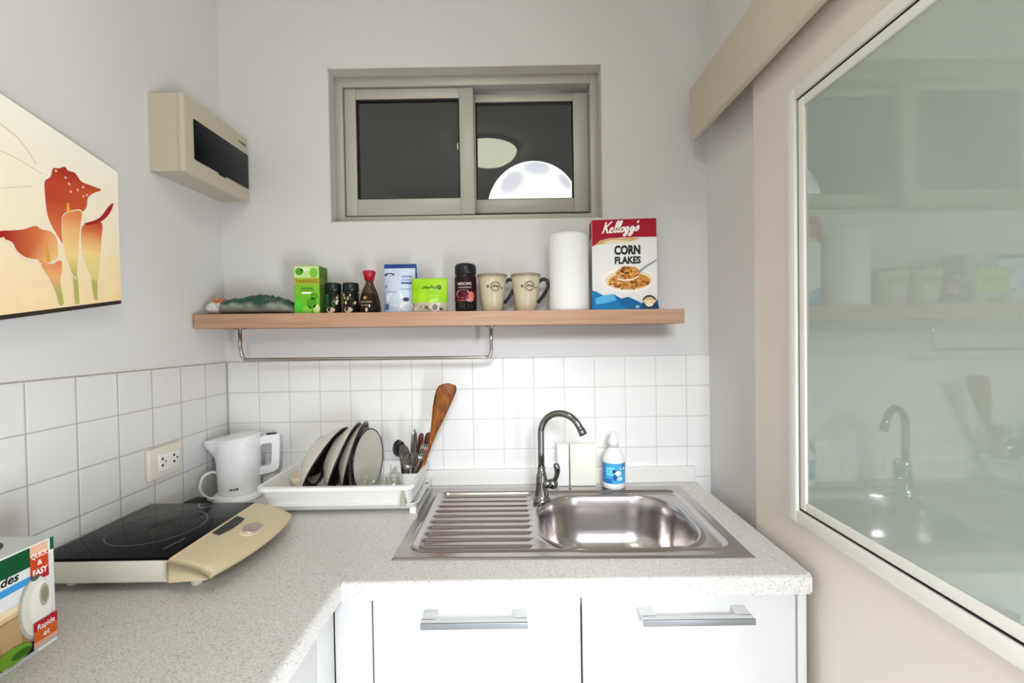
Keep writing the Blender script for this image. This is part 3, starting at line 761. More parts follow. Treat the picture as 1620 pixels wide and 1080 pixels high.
def script(mb, P, strokes, u0, w0, sc, th, h, layer, sh=.32):
    c = lin(h)
    for n_, st in enumerate(strokes):
        pts = curve([(a, b, 0) for a, b in st], max(2, len(st)-1)*6); L_ = []; R_ = []
        for i, p in enumerate(pts):
            tt = (pts[min(i+1, len(pts)-1)]-pts[max(i-1, 0)]).normalized(); nn = V((-tt.y, tt.x, 0))*th*(.75+.5*abs(tt.y)); L_.append(p+nn); R_.append(p-nn)
        for i in range(len(pts)-1):
            f_ = [L_[i], L_[i+1], R_[i+1], R_[i]]
            mb.add([P(u0+(p.x+sh*p.y)*sc, w0+(p.y+.05*p.x)*sc, layer+.3*n_+(i % 2)*.1) for p in f_], [[0, 1, 2, 3]], M_print, c)
KEL = [[(.05, 1.0), (.08, .5), (.02, 0)], [(.55, 1.02), (.3, .7), (.12, .5)], [(.15, .52), (.32, .3), (.45, .05), (.62, .08)],
  [(.62, .22), (.80, .34), (.78, .46), (.66, .40), (.66, .12), (.82, .02), (.98, .14)], [(.98, .14), (1.14, .6), (1.16, .98), (1.06, .9), (1.04, .2), (1.14, .02), (1.26, .14)],
  [(1.26, .14), (1.42, .6), (1.44, .98), (1.34, .9), (1.32, .2), (1.42, .02), (1.54, .14)], [(1.74, .42), (1.58, .34), (1.58, .08), (1.74, .02), (1.86, .18), (1.80, .40), (1.72, .42)],
  [(2.20, .40), (2.02, .42), (1.98, .12), (2.12, .04), (2.22, .38)], [(2.22, .40), (2.22, -.1), (2.10, -.36), (1.96, -.24), (2.26, .06)], [(2.66, .40), (2.48, .42), (2.44, .12), (2.58, .04), (2.68, .38)], [(2.68, .40), (2.68, -.1), (2.56, -.36), (2.42, -.24), (2.72, .08), (2.84, .18)],
  [(2.92, .92), (2.88, .70)], [(2.86, .16), (3.02, .46), (3.10, .16), (2.98, .02), (2.86, .08)]]
script(mb, P, KEL, *q(226, 236), w*.57/3.25, .066, '#fbf3ef', 3)
text(mb, P, 'CORN', *q(465, 445), .034, '#1c1d1c', 3, width=w*.40, off=.05)
text(mb, P, 'FLAKES', *q(465, 538), .027, '#1c1d1c', 3, width=w*.40, off=.045)
deco(mb, P, qp([(122, 800), (160, 810), (230, 850), (330, 840), (400, 885), (470, 870), (560, 915), (640, 960), (760, 985), (760, 1000), (122, 1000)]), '#0e79b6', 1)
deco(mb, P, qp([(150, 880), (230, 850), (330, 845), (360, 900), (250, 930), (160, 940)]), '#58b4e2', 2)
deco(mb, P, qp([(330, 850), (400, 885), (470, 870), (560, 920), (600, 1000), (480, 1000), (400, 940)]), '#0a63a0', 2)
deco(mb, P, qp([(590, 1000), (600, 930), (660, 960), (745, 900), (760, 1000)]), '#12426b', 2)
for a, b, ru, rw, c, l in ((470, 700, 245, 125, '#f6f2ec', 2), (475, 705, 232, 100, '#e9d8b4', 3), (480, 715, 200, 78, '#c98a3f', 4), (470, 640, 118, 70, '#d69a48', 5)):
    u, v = q(a, b); ell(mb, P, u, v, ru*s, rw*s, c, l)
rr = random.Random(11)
for k in range(110):
    a = rr.uniform(0, 2*pi); d = rr.random()**.5; cx_, cy_ = (480+185*d*cos(a), 730+66*d*sin(a)) if k < 70 else (470+100*d*cos(a), 635+62*d*sin(a))
    u, v = q(cx_, cy_); ell(mb, P, u, v, rr.uniform(8, 22)*s, rr.uniform(6, 14)*s, rr.choice(['#b5651f', '#d98f35', '#8f4a17', '#e9b765', '#c2782a', '#5f3a1c']), 6+k % 3, None, 7)
deco(mb, P, qp([(360, 680), (440, 700), (520, 690), (575, 655), (560, 680), (510, 708), (430, 714), (370, 698)]), '#f7e9dc', 9)
deco(mb, P, qp([(555, 625), (640, 562), (738, 508), (738, 520), (650, 576), (570, 640)]), '#8d9498', 10)
u, v = q(668, 920); ell(mb, P, u, v, 66*s, 62*s, '#26343a', 4); ell(mb, P, u, v, 52*s, 44*s, '#d9b983', 5); rect(mb, P, u-64*s, u+64*s, v-6*s, v+10*s, '#f1dfc0', 6); ell(mb, P, u, v-30*s, 34*s, 20*s, '#efe6d2', 6)
ell(mb, P, *q(555, 970), .006, .004, '#9cc4dd', 5)
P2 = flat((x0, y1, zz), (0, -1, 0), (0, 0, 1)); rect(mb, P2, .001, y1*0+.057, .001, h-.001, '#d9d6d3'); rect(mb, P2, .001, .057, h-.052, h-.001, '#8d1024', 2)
cb = mb.build('cereal_box', label='red white and blue corn flakes box at the right end of the shelf', cat='box')
cb.rotation_euler[2] = R(-4)

# where each thing stands on the shelf: x, y and scale, pushed back and enlarged about the camera
for nm, x, y, k in (('food_bag', .149, -.084, 1.034), ('tea_carton', .3182, -.080, 1.037), ('spice_jar', .3864, -.080, 1.042), ('spice_jar.001', .4400, -.080, 1.042),
                    ('sauce_bottle', .4978, -.080, 1.046), ('milk_powder_pouch', .5898, -.062, 1.039), ('snack_pouch', .6869, -.100, 1.0425), ('coffee_jar', .7938, -.080, 1.046),
                    ('mug', .8759, -.080, 1.046), ('mug.001', .9784, -.080, 1.046), ('paper_towel_roll', 1.1114, -.070, 1.038), ('cereal_box', 1.2880, -.046, 1.082)):
    o = bpy.data.objects[nm]; o.location = (x, y, sz(x)+.0005); o.scale = (k, k, k)

# ------------------------------------------------------------------ fuse box, outlet, picture on the left wall
fb = thing('fuse_box', (0, -.145, 1.80), 'ivory fuse box with smoked cover high on the left wall', 'fuse box')
mb = MB(); prism(mb, [(-.283, 1.800), (-.283, 2.002), (-.004, 2.006), (-.004, 1.803)], -.006, .070, M_breaker, 'x'); box(mb, .068, .088, -.2855, -.002, 1.7985, 2.005, M_breaker, .006, 3); mb.build('housing', fb)
mb = MB(); box(mb, .086, .0915, -.250, -.006, 1.842, 1.951, M_smoke, .003, 2); box(mb, .087, .0905, -.150, -.120, 1.837, 1.845, M_smoke, .001)
mb.build('smoked_cover', fb, label_part='smoked dark flap')
mb = MB(); P = flat((.0882, 0, 0), (0, 1, 0), (0, 0, 1))
for k in range(6): rect(mb, P, -.050+k*.006, -.0455+k*.006, 1.976-.0005*k, 1.981, '#4a3322')
mb.build('maker_mark', fb)
ol = thing('wall_outlet', (0, -.272, 1.0), 'cream double power outlet on the left tiles', 'outlet')
mb = MB(); box(mb, 0, .012, -.332, -.222, .999, 1.079, M_outlet, .004, 3); mb.build('cover_plate', ol)
mb = MB(); box(mb, .010, .0145, -.303, -.233, 1.015, 1.060, M_outletw, .0015, 2)
for yc in (-.2885, -.2485):
    for dy, dz, r_ in ((-.004, .008, .0034), (-.004, -.009, .0034), (.0065, -.0005, .0026)):
        Mx = Matrix.Translation((.0146, yc+dy, 1.0395+dz)) @ Matrix.Rotation(pi/2, 4, 'Y')
        lathe(mb, [(r_, -.001), (r_, .0004)], M_black, M=Mx, seg=14)
mb.build('socket_face', ol)

mb = MB(); y1, y0 = -.4135, -.95
zt = lambda y: 1.7497+(y1-y)*.2340; zbm = lambda y: 1.4529-(y1-y)*.1885
edge = lin('#3b342c')
cA = [lin('#fff8e8'), lin('#fdecc8'), lin('#fadfae')]
prism(mb, [(y0, zbm(y0)), (y1, zbm(y1)), (y1, zt(y1)), (y0, zt(y0))], 0.001, .0245, M_canvas, 'x', edge)
P = flat((.0248, 0, 0), (0, 1, 0), (0, 0, 1), .0003)
nz_ = 14; ny_ = 20
def bgc(y, z):
    t = (z-zbm(y))/(zt(y)-zbm(y)); c = mixc(cA[2], cA[1], t*2.6); c = mixc(c, cA[0], (t-.25)*1.4)
    c = mixc(c, lin('#f9cf86'), max(0, (y+.47)*6)*(1-t)*.9); return mixc(c, lin('#f7c98f'), max(0, -.62-y)*2.0*(1-t))
for i in range(ny_):
    for j in range(nz_):
        qd = []
        for a, b in ((i, j), (i+1, j), (i+1, j+1), (i, j+1)):
            y = y0+(y1-y0)*a/ny_; qd.append((y, zbm(y)+(zt(y)-zbm(y))*b/nz_))
        b = len(mb.v); mb.v += [P(*p, 0) for p in qd]; mb.f.append([b, b+1, b+2, b+3]); mb.m.append(M_canvas); mb.sm.append(False); mb.c.append([bgc(*p) for p in qd])
FL = dict(  # flower outlines traced from image pixels, projected onto the canvas plane beforehand
A=[(-.5464, 1.5574), (-.5639, 1.5839), (-.5742, 1.6089), (-.5774, 1.6491), (-.5767, 1.6721), (-.5653, 1.6853), (-.5603, 1.7033), (-.5488, 1.7076), (-.5368, 1.7154), (-.5298, 1.7098), (-.5151, 1.7104), (-.5029, 1.6975), (-.4848, 1.6962), (-.4714, 1.6956), (-.4564, 1.6943), (-.4745, 1.6818), (-.4883, 1.6674), (-.4927, 1.6461), (-.5024, 1.6334), (-.5226, 1.6278), (-.5374, 1.6189), (-.5464, 1.6023), (-.5473, 1.5737)],
A2=[(-.5464, 1.6023), (-.5423, 1.6152), (-.5276, 1.6264), (-.505, 1.6327), (-.5085, 1.6021), (-.5141, 1.5518), (-.5193, 1.4971), (-.5229, 1.4917), (-.5313, 1.5051), (-.5422, 1.5416), (-.5459, 1.5741)],
A2s=[(-.5275, 1.5054), (-.5176, 1.5066), (-.5146, 1.4377), (-.5237, 1.4361)],
Asp=[(-.5367, 1.6406), (-.5318, 1.6444), (-.5295, 1.6259), (-.5373, 1.6213)],
B=[(-.668, 1.549), (-.6553, 1.5571), (-.6386, 1.5618), (-.6171, 1.569), (-.5964, 1.5806), (-.586, 1.5764), (-.5686, 1.5759), (-.5576, 1.5668), (-.5547, 1.544), (-.5566, 1.5249), (-.5704, 1.5179), (-.5838, 1.5088), (-.5942, 1.5162), (-.6147, 1.5171), (-.6301, 1.5273), (-.6373, 1.5408), (-.6557, 1.5453)],
Bsp=[(-.5805, 1.5445), (-.5761, 1.5467), (-.5704, 1.5156), (-.5771, 1.5131)],
Bt=[(-.5921, 1.5143), (-.5706, 1.5109), (-.5507, 1.5221), (-.5495, 1.5025), (-.5534, 1.4784), (-.5478, 1.4354), (-.5571, 1.4333), (-.5632, 1.4586), (-.5758, 1.4849)],
C=[(-.5023, 1.6037), (-.4767, 1.614), (-.4571, 1.6209), (-.46, 1.5829), (-.4656, 1.5301), (-.4727, 1.4828), (-.4809, 1.4819), (-.4933, 1.5106), (-.5052, 1.5436), (-.5069, 1.5729)],
Cl=[(-.498, 1.6097), (-.4764, 1.6212), (-.4595, 1.6349), (-.4415, 1.6607), (-.4282, 1.6736), (-.436, 1.6517), (-.454, 1.6285), (-.4767, 1.614), (-.4955, 1.6068)],
Cs=[(-.487, 1.4923), (-.4724, 1.4905), (-.4737, 1.4493), (-.4809, 1.4472)])
def outline(poly, g):                       # pale halo along a petal edge, painted slightly larger
    cy_ = sum(p[0] for p in poly)/len(poly); cz_ = sum(p[1] for p in poly)/len(poly)
    return [(cy_+(a-cy_)*g, cz_+(b-cz_)*g) for a, b in poly]
red, red2, ora, lor, yel, grn = (lin(x) for x in ('#c4472c', '#a92a26', '#e98450', '#f4b276', '#fadb92', '#b9b768'))
def fA(y, z): return mixc(mixc(ora, mixc(red, ora, (y+.57)*3), (z-1.56)*12), red2, (z-1.675)*22)
def fA2(y, z): return mixc(mixc(grn, yel, (z-1.495)*25), mixc(lor, ora, (z-1.59)*25), (z-1.535)*14)
def fS(y, z): return mixc(yel, grn, (1.53-z)*22)
def fB(y, z): return mixc(mixc(red2, ora, (y+.65)*14), yel, (y+.595)*16+(1.55-z)*8)
def fBt(y, z): return mixc(grn, mixc(lor, ora, (z-1.49)*30), (z-1.455)*30)
def fC(y, z): return mixc(mixc(lin('#dfd98a'), yel, (z-1.5)*20), mixc(ora, red, (z-1.585)*28), (z-1.55)*22)
for k_, (yy, zz_, r_) in enumerate(((-.59, 1.452, .012), (-.615, 1.443, .015), (-.56, 1.447, .008), (-.437, 1.482, .017), (-.455, 1.505, .012), (-.4345, 1.53, .018), (-.447, 1.463, .009))):
    ell(mb, P, yy, zz_, r_, r_*1.05, '#fce6b2', .3+.12*k_, M_canvas)
def smooth(poly):
    P_ = [V((a, b, 0)) for a, b in poly]; n = len(P_); out = []
    for i in range(n):
        p0, p1, p2, p3 = P_[i-1], P_[i], P_[(i+1) % n], P_[(i+2) % n]
        for t in (0, .33, .66): out.append(.5*((2*p1)+(p2-p0)*t+(2*p0-5*p1+4*p2-p3)*t*t+(3*p1-p0-3*p2+p3)*t**3))
    return [(p.x, p.y) for p in out]
for k_ in ('A', 'B', 'C', 'Cl', 'A2', 'Bt'): FL[k_] = smooth(FL[k_])
def stroke(pts, wd, h, layer):
    pts = curve([(a, b, 0) for a, b in pts], 24); L = []; Rr = []
    for i, p in enumerate(pts):
        tt = (pts[min(i+1, len(pts)-1)]-pts[max(i-1, 0)]).normalized(); nn = V((-tt.y, tt.x, 0))*wd
        L.append(p+nn); Rr.append(p-nn)
    for i in range(len(pts)-1):
        deco(mb, P, [(L[i].x, L[i].y), (L[i+1].x, L[i+1].y), (Rr[i+1].x, Rr[i+1].y), (Rr[i].x, Rr[i].y)], h, layer, M_canvas)
stroke([(-.70, 1.755), (-.66, 1.752), (-.62, 1.735), (-.59, 1.70)], .0012, '#eccfc0', 1)
stroke([(-.70, 1.695), (-.64, 1.70), (-.58, 1.685)], .0010, '#e9d9c6', 1)
stroke([(-.70, 1.615), (-.65, 1.635), (-.60, 1.655)], .0010, '#eed9c2', 1)
for g, hh in ((1.05, '#fdf3e3'),):
    for n_, k in enumerate(('B', 'Bt', 'C', 'Cl', 'A')): deco(mb, P, outline(FL[k], g), hh, 1.4+.3*n_, M_canvas)
for k, fn, l in (('A', fA, 3), ('B', fB, 3), ('Bt', fBt, 4), ('Bsp', lambda y, z: lin('#e2a845'), 6), ('C', fC, 3), ('Cl', lambda y, z: red2, 5), ('Cs', fS, 4), ('A2s', fS, 4)):
    gradpoly(mb, P, FL[k], fn, l)
deco(mb, P, outline(FL['A2'], 1.04), '#fdeedd', 5, M_canvas); gradpoly(mb, P, FL['A2'], fA2, 6); gradpoly(mb, P, FL['Asp'], lambda y, z: lin('#f0b04c'), 7)
for a, b in ((-.556, 1.700), (-.530, 1.683), (-.527, 1.668), (-.512, 1.676), (-.500, 1.667), (-.492, 1.672), (-.537, 1.693), (-.50, 1.686)): ell(mb, P, a, b, .0025, .0028, '#f3b7a6', 7, M_canvas, 10)
for k in range(13):
    f = k/12; ell(mb, P, -.652+.062*f, 1.545-.036*f-.012*sin(pi*f), .0022, .0022, '#fbe3d6', 7, M_canvas, 8)
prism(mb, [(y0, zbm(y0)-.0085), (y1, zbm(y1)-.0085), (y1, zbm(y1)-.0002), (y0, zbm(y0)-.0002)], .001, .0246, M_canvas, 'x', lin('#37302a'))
mb.build('flower_picture', label='unframed canvas print of orange calla lilies on the left wall', cat='picture', origin=(0, -.68, 1.45))

# ------------------------------------------------------------------ kettle
kx, ky = .087, -.088
kt = thing('kettle', (kx, ky, ZT), 'white electric jug kettle in the tiled corner', 'kettle')
KT = Matrix.Rotation(R(22), 4, 'Z')
mb = MB(); lathe(mb, [(.066, 0), (.069, .003), (.069, .012), (.062, .019)], M_kettle, kx, ky, ZT, 40); mb.build('power_base', kt)
def kring(z, seg=48, shrink=0, dz=0):
    out = []; zr = z/.2
    for k in range(seg):
        a = 2*pi*k/seg; r = .0565+.006*zr-shrink
        sp = max(0, cos(a-pi))**14*sst(.55, 1.0, zr)*.034
        x = (r+sp)*cos(a); y = (r+sp*1.0)*sin(a)*(1-.25*(sp > .002))
        zz = .020+z*.87*(1+.045*(x/.07)*zr)+dz
        p = KT @ V((x, y, zz)); out.append((kx+p.x, ky+p.y, ZT+p.z))
    return out
mb = MB(); loft(mb, [kring(z) for z in (0, .004, .03, .06, .09, .11, .13, .145, .16, .17, .178, .184)], M_kettle, cap1=True)
mb.build('jug_body', kt)
mb = MB(); loft(mb, [kring(.184, 48, .002), kring(.184, 48, .002, .006), kring(.184, 48, .008, .009), kring(.184, 48, .03, .011)], M_kettle); mb.build('lid', kt)
mb = MB(); Mh = Matrix.Translation((kx, ky, ZT)) @ KT @ Matrix.Diagonal((1, 1, .905, 1))
out = [(.050, .188), (.072, .204), (.108, .205), (.1135, .201), (.114, .192), (.113, .15), (.111, .100), (.108, .086), (.098, .077), (.055, .070)]
inn = [(.055, .160), (.064, .176), (.088, .177), (.0915, .174), (.092, .167), (.0915, .14), (.090, .112), (.088, .104), (.083, .099), (.055, .094)]
ringprism(mb, out, inn, -.0125, .0125, M_kettle, Mh); mb.build('handle', kt)
mb = MB(); box(mb, .076, .104, -.008, .008, .2035, .209, M_black, .002, 2, M=Mh); mb.build('switch', kt, label_part='black switch on the handle')
mb = MB(); a0 = R(-72)
Pw = lambda u, w, l=1: V((kx+(.0595+w*.03+.0004*l)*cos(a0+u/.06), ky+(.0595+w*.03+.0004*l)*sin(a0+u/.06), ZT+.02+w))

for u_, a_, b_ in ((-.012, .0035, .004), (-.0075, .003, .0062), (-.003, .0012, .0045), (-.0005, .0012, .0052), (.002, .0022, .0062), (.006, .0048, .006)): rect(mb, Pw, u_, u_+a_, .0185, .0185+b_, '#17181c', 2)
Pw = Pw; mb.build('maker_mark', kt)
mb = MB(); cp = curve([(.046, -.130, ZT+.012), (.030, -.150, ZT+.020), (.020, -.165, ZT+.050), (.026, -.160, ZT+.085), (.035, -.125, ZT+.088), (.030, -.085, ZT+.05), (.02, -.06, ZT+.01)], 40)
tube(mb, cp, .0036, M_white, 10); mb.build('cord', kt)
# black plug with its lead behind the hob
mb = MB(); tube(mb, curve([(.045, -.314, ZT+.030), (.040, -.285, ZT+.026), (.028, -.255, ZT+.012), (.020, -.235, ZT+.010), (.020, -.215, ZT+.013)], 30), .0045, M_black, 10)
tube(mb, curve([(.020, -.165, ZT+.012), (.035, -.158, ZT+.010), (.055, -.165, ZT+.006), (.075, -.185, ZT+.005), (.10, -.215, ZT+.005)], 24), .0045, M_black, 10)
pg = mb.build('power_cord', label='black power lead and plug lying behind the hob', cat='cord', origin=(.03, -.23, ZT))
mb = MB(); box(mb, -.018, .018, -.027, .027, 0, .030, M_black, .007, 3, M=Matrix.Translation((.022, -.190, ZT+.0006)) @ Matrix.Rotation(R(-10), 4, 'Z')); mb.build('plug', pg)

# ------------------------------------------------------------------ dish rack
rk = thing('dish_rack', (.46, -.14, ZT), 'white plastic dish rack on a drip tray left of the sink', 'dish rack')
def rl4(x0, x1, y0, y1, r, z): return [(a, b, z) for a, b in rrect(x0, x1, y0, y1, r, 6)]
mb = MB(); zb = ZT+.010
loft(mb, [rl4(.262, .660, -.232, -.020, .02, zb+.001), rl4(.258, .664, -.240, -.018, .022, zb+.006), rl4(.255, .669, -.252, -.016, .025, zb+.020), rl4(.254, .6715, -.254, -.0155, .026, zb+.022), rl4(.257, .669, -.251, -.018, .024, zb+.0225), rl4(.263, .660, -.236, -.024, .02, zb+.006)], M_white)
mb.build('drip_tray', rk)
for x, y in ((.655, -.235), (.275, -.235), (.655, -.035), (.275, -.035)):
    mb = MB(); box(mb, x-.009, x+.009, y-.008, y+.008, ZT, zb+.006, M_white, .003); mb.build('foot', rk)
# basket
mb = MB(); zt_ = .9575; zf = ZT+.024
slot0, slot1 = .6295, .6405
A_ = rl4(.254, .647, -.240, -.030, .018, zf); B_ = rl4(.243, .657, -.262, -.022, .022, zt_-.012)
Cc = rl4(.236, .663, -.270, -.0155, .026, zt_-.010); D_ = rl4(.236, .663, -.270, -.0155, .026, zt_)
E_ = rl4(.247, .653, -.258, -.026, .02, zt_+.0005); F_ = rl4(.258, .643, -.236, -.034, .016, zf+.003)
loft(mb, [A_, B_, Cc, D_, E_, F_], M_white, smooth=False)
for k in range(11):                                         # plate divider pegs
    x = .30+.024*k; box(mb, x-.002, x+.002, -.052, -.040, zf, zf+.055, M_white, .0015); box(mb, x-.002, x+.002, -.232, -.222, zf, zf+.03, M_white, .0015)
mb.build('basket', rk)
mb = MB(); prism(mb, [(.6245, zf+.006), (.6400, zf+.006), (.6370, zt_-.014), (.6290, zt_-.014)], -.2622, -.236, mat('slot_shade', '#a8a48f', .6), 'y'); mb.build('slot', rk, label_part='greyish slot in the basket wall')  # solid strip, no opening: the slot's shade is put into its colour
mb = MB()
cup0 = rl4(.563, .640, -.125, -.045, .012, zf+.004); cup1 = rl4(.557, .648, -.132, -.036, .014, .948); cup2 = rl4(.560, .645, -.129, -.039, .012, .948); cup3 = rl4(.566, .637, -.122, -.048, .010, zf+.010)
loft(mb, [cup0, cup1, cup2, cup3], M_white, smooth=False); mb.build('cutlery_cup', rk)

# plates: standing on edge, leaning right
def plate(xb, yc, r, tilt, yaw, lab, deep=.018, bowl=False, name='plate'):
    zb_ = zf+.004; t_ = R(tilt); ex = lin('#d3cdc1'); blk = lin('#15110e'); face = lin('#cdc7b9') if not bowl else lin('#43362c')
    Mx = Matrix.Translation((xb+r*sin(t_), yc, zb_+r*cos(t_))) @ Matrix.Rotation(R(yaw), 4, 'Z') @ Matrix.Rotation(R(90)+t_, 4, 'Y') @ Matrix.Translation((0, 0, -deep))
    mb = MB(); d = deep
    lathe(mb, [(.001, 0), (r*.48, 0), (r*.52, d*.12), (r*.78, d*.5), (r*.94, d*.86), (r*.975, d-.002)], M_paint, M=Mx, seg=64, col=ex, cap=False)
    lathe(mb, [(r*.975, d-.002), (r*.995, d), (r, d+.0015), (r*.985, d+.003), (r*.955, d+.0015)], M_paint, M=Mx, seg=64, col=blk, cap=False)
    lathe(mb, [(r*.955, d+.0015), (r*.76, d*.5+.003), (r*.5, d*.14+.003), (.001, .004)], M_paint, M=Mx, seg=64, col=face, cap=False)
    mb.build(name, label=lab, cat='bowl' if bowl else 'plate', group='dishes standing in the rack')
plate(.320, -.132, .110, 30, 0, 'large cream bowl with dark inside leaning leftmost in the dish rack', .046, True, 'bowl')
plate(.388, -.132, .110, 22, 6, 'large cream bowl with black rim, second from the left in the dish rack', .040, True, 'bowl')
plate(.436, -.132, .107, 15, 6, 'large cream bowl with black rim, third from the left in the dish rack', .034, True, 'bowl')
plate(.468, -.135, .095, 5, 0, 'thin cream plate seen edge on beside the third leaning bowl', .010)
plate(.483, -.135, .094, 3, -2, 'thin cream plate seen edge on just behind the frontmost plate', .010)
plate(.502, -.137, .093, 0, -9, 'upright cream plate with black rim facing right at the front of the dish row', .010)
# small cream bowl at the left end and two tumblers
mb = MB(); lathe(mb, [(.020, 0), (.030, .008), (.042, .03), (.044, .042), (.041, .042), (.028, .012), (.001, .008)], M_paint, .292, -.092, zf+.0035, 36, col=lin('#d8ccb4'), cap=False)
mb.build('small_bowl', label='small cream bowl in the left end of the dish rack', cat='bowl')
def tumbler(x, y, lab):
    mb = MB(); lathe(mb, [(.019, 0), (.022, .003), (.0245, .066), (.023, .066), (.0205, .006), (.001, .005)], M_clear, x, y, zf+.0035, 28, cap=False)
    for k in range(9):
        a = 2*pi*k/9; tube(mb, [(x+.0235*cos(a), y+.0235*sin(a), zf+.022), (x+.025*cos(a), y+.025*sin(a), zf+.058)], .0022, M_clear, 6)
    mb.build('tumbler', label=lab, cat='glass', group='glasses in the dish rack')
tumbler(.539, -.205, 'small cut glass tumbler right beside the upright front plate')
tumbler(.590, -.190, 'small cut glass tumbler nearest the cutlery cup')

# cutlery
def orient(base, top, roll=0):
    b, t_ = V(base), V(top); d = (t_-b); L = d.length; d.normalize()
    y = V((0, -1, 0)); y = (y-d*y.dot(d)).normalized(); x = y.cross(d)*-1
    Mr = Matrix((x, y*-1, d)).transposed().to_4x4()
    return Matrix.Translation(b) @ Mr @ Matrix.Rotation(R(roll), 4, 'Z'), L
def flatbar(mb, prof, th, m, M):
    """prof: list of (z, halfwidth, bow)"""
    loops = []
    for z, hwid, bow in prof:
        loops.append([(-hwid, -bow*1.0, z), (-hwid*.6, -bow-th, z), (hwid*.6, -bow-th, z), (hwid, -bow, z), (hwid*.6, -bow+th, z), (-hwid*.6, -bow+th, z)])
    loft(mb, loops, m, M=M)
def spoon(base, top, lab, roll=0, m=M_cutl):
    M, L = orient(base, top, roll); mb = MB()
    flatbar(mb, [(0, .007, 0), (.02, .0075, 0), (L*.45, .0035, 0), (L-.055, .0032, 0), (L-.05, .004, 0)], .0012, m, M)
    vs = []; fs = []; n, k = 12, 12                      # egg-shaped dished head
    for i in range(n+1):
        t_ = i/n; z = L-.056+.056*t_; wd = .0195*math.sqrt(max(0, 1-(2*t_-1)**2))*(1.06-.2*t_)+.0008
        for s in (1, -1):
            for j in range(k+1):
                u = (2*j/k-1)*s; dpt = .008*(1-u*u)*(wd/.0195); vs.append((wd*u, dpt-.0006*s+.0, z))
    st = 2*(k+1)
    for i in range(n):
        for j in range(st): j2 = (j+1) % st; fs.append([i*st+j, i*st+j2, (i+1)*st+j2, (i+1)*st+j])
    mb.add(vs, fs, m, None, True, M); mb.build('spoon', label=lab, cat='spoon', group='cutlery in the rack cup')
def fork(base, top, lab, roll=0):
    M, L = orient(base, top, roll); mb = MB()
    flatbar(mb, [(0, .007, 0), (.02, .0075, 0), (L*.5, .0035, 0), (L-.06, .0032, 0), (L-.05, .010, .002), (L-.038, .0115, .003)], .0011, M_cutl, M)
    for x in (-.009, -.003, .003, .009): flatbar(mb, [(z, .0019-.0008*q_, b) for z, b, q_ in ((L-.040, .003, 0), (L-.02, .004, .3), (L, .001, 1))], .0009, M_cutl, M @ Matrix.Translation((x, 0, 0)))
    mb.build('fork', label=lab, cat='fork', group='cutlery in the rack cup')
def knife(base, top, lab, roll=0):
    M, L = orient(base, top, roll); mb = MB()
    flatbar(mb, [(0, .008, 0), (.08, .007, 0), (L-.10, .006, 0), (L-.095, .0095, 0), (L-.05, .0105, 0), (L-.015, .0085, 0), (L, .002, 0)], .0012, M_cutl, M)
    mb.build('table_knife', label=lab, cat='knife', group='cutlery in the rack cup')
M_brown = mat('dark_brown_handle', '#4d2318', .3)
def handled(base, top, lab):
    M, L = orient(base, top); mb = MB(); flatbar(mb, [(0, .006, 0), (L*.55, .004, 0), (L*.6, .004, 0)], .0012, M_cutl, M)
    o = None
    flatbar(mb, [(L*.58, .005, 0), (L*.62, .0075, 0), (L*.9, .0085, 0), (L*.98, .007, 0), (L, .003, 0)], .0045, M_brown, M)
    mb.build('steak_knife', label=lab, cat='knife', group='cutlery in the rack cup')
cz = zf+.012
spoon((.596, -.085, cz), (.584, -.115, 1.047), 'steel spoon leaning out leftmost from the cutlery cup', 25)
spoon((.602, -.095, cz), (.604, -.122, 1.035), 'steel spoon second from the left in the cutlery cup', -20)
spoon((.612, -.100, cz), (.616, -.128, 1.012), 'short steel spoon in front of the table knife', 10)
knife((.622, -.085, cz), (.634, -.112, 1.077), 'tall steel table knife standing upright in the cutlery cup', 35)
handled((.623, -.070, cz), (.652, -.092, 1.060), 'brown handled steak knife beside the tall table knife')
handled((.627, -.060, cz), (.672, -.085, 1.060), 'brown handled steak knife beside the wooden spatula')
fork((.618, -.115, cz), (.668, -.118, 1.035), 'steel fork leaning right over the cutlery cup rim', 20)
# wooden spatula
Ms, L = orient((.634, -.070, cz+.002), (.741, -.100, 1.212), 14)
mb = MB(); loops = []
for z, a, b in ((0, -.005, .005), (.05, -.006, .006), (.12, -.0075, .0075), (.165, -.011, .011), (.20, -.018, .017), (.235, -.026, .021), (.27, -.031, .025), (.295, -.032, .027), (.308, -.028, .027), (.315, -.020, .025), (L, -.006, .020)):
    th = .0035 if z > .17 else .0048
    loops.append([(a, 0, z), (a*.7, -th, z), (b*.7, -th, z), (b, 0, z), (b*.7, th, z), (a*.7, th, z)])
loft(mb, loops, M_spat, M=Ms)
mb.build('wooden_spatula', label='brown wooden spatula standing in the cutlery cup above the rack', cat='spatula', origin=(.634, -.07, cz))

# ------------------------------------------------------------------ induction hob
hb = thing('induction_hob', (.19, -.46, ZT), 'portable induction hob with black glass and beige control strip', 'hob')
mb = MB(); z1 = .9355
box(mb, .0045, .285, -.603, -.318, .891, z1, M_ivory, .006, 3)
box(mb, .012, .285, -.590, -.330, .885, .893, M_ivory, .002)
mb.build('housing', hb)
mb = MB(); box(mb, .006, .2765, -.602, -.3205, z1-.001, .9405, M_glass_dk, .0012, 2); gp = mb.build('glass_plate', hb)
mb = MB(); cxr, cyr = .137, -.462
n = 64; r0, r1 = .0895, .092
mb.add([(cxr+r*cos(2*pi*k/n), cyr+r*sin(2*pi*k/n), .9407) for r in (r0, r1) for k in range(n)], [[k, n+k, n+(k+1) % n, (k+1) % n] for k in range(n)], M_ring)
P = flat((.232, -.575, .9406), (.16, .987, 0), (-.987, .16, 0), .0003); scribble(mb, P, .004, 0, .050, .005, 8, .0006, '#85858a', 1, None, 5)
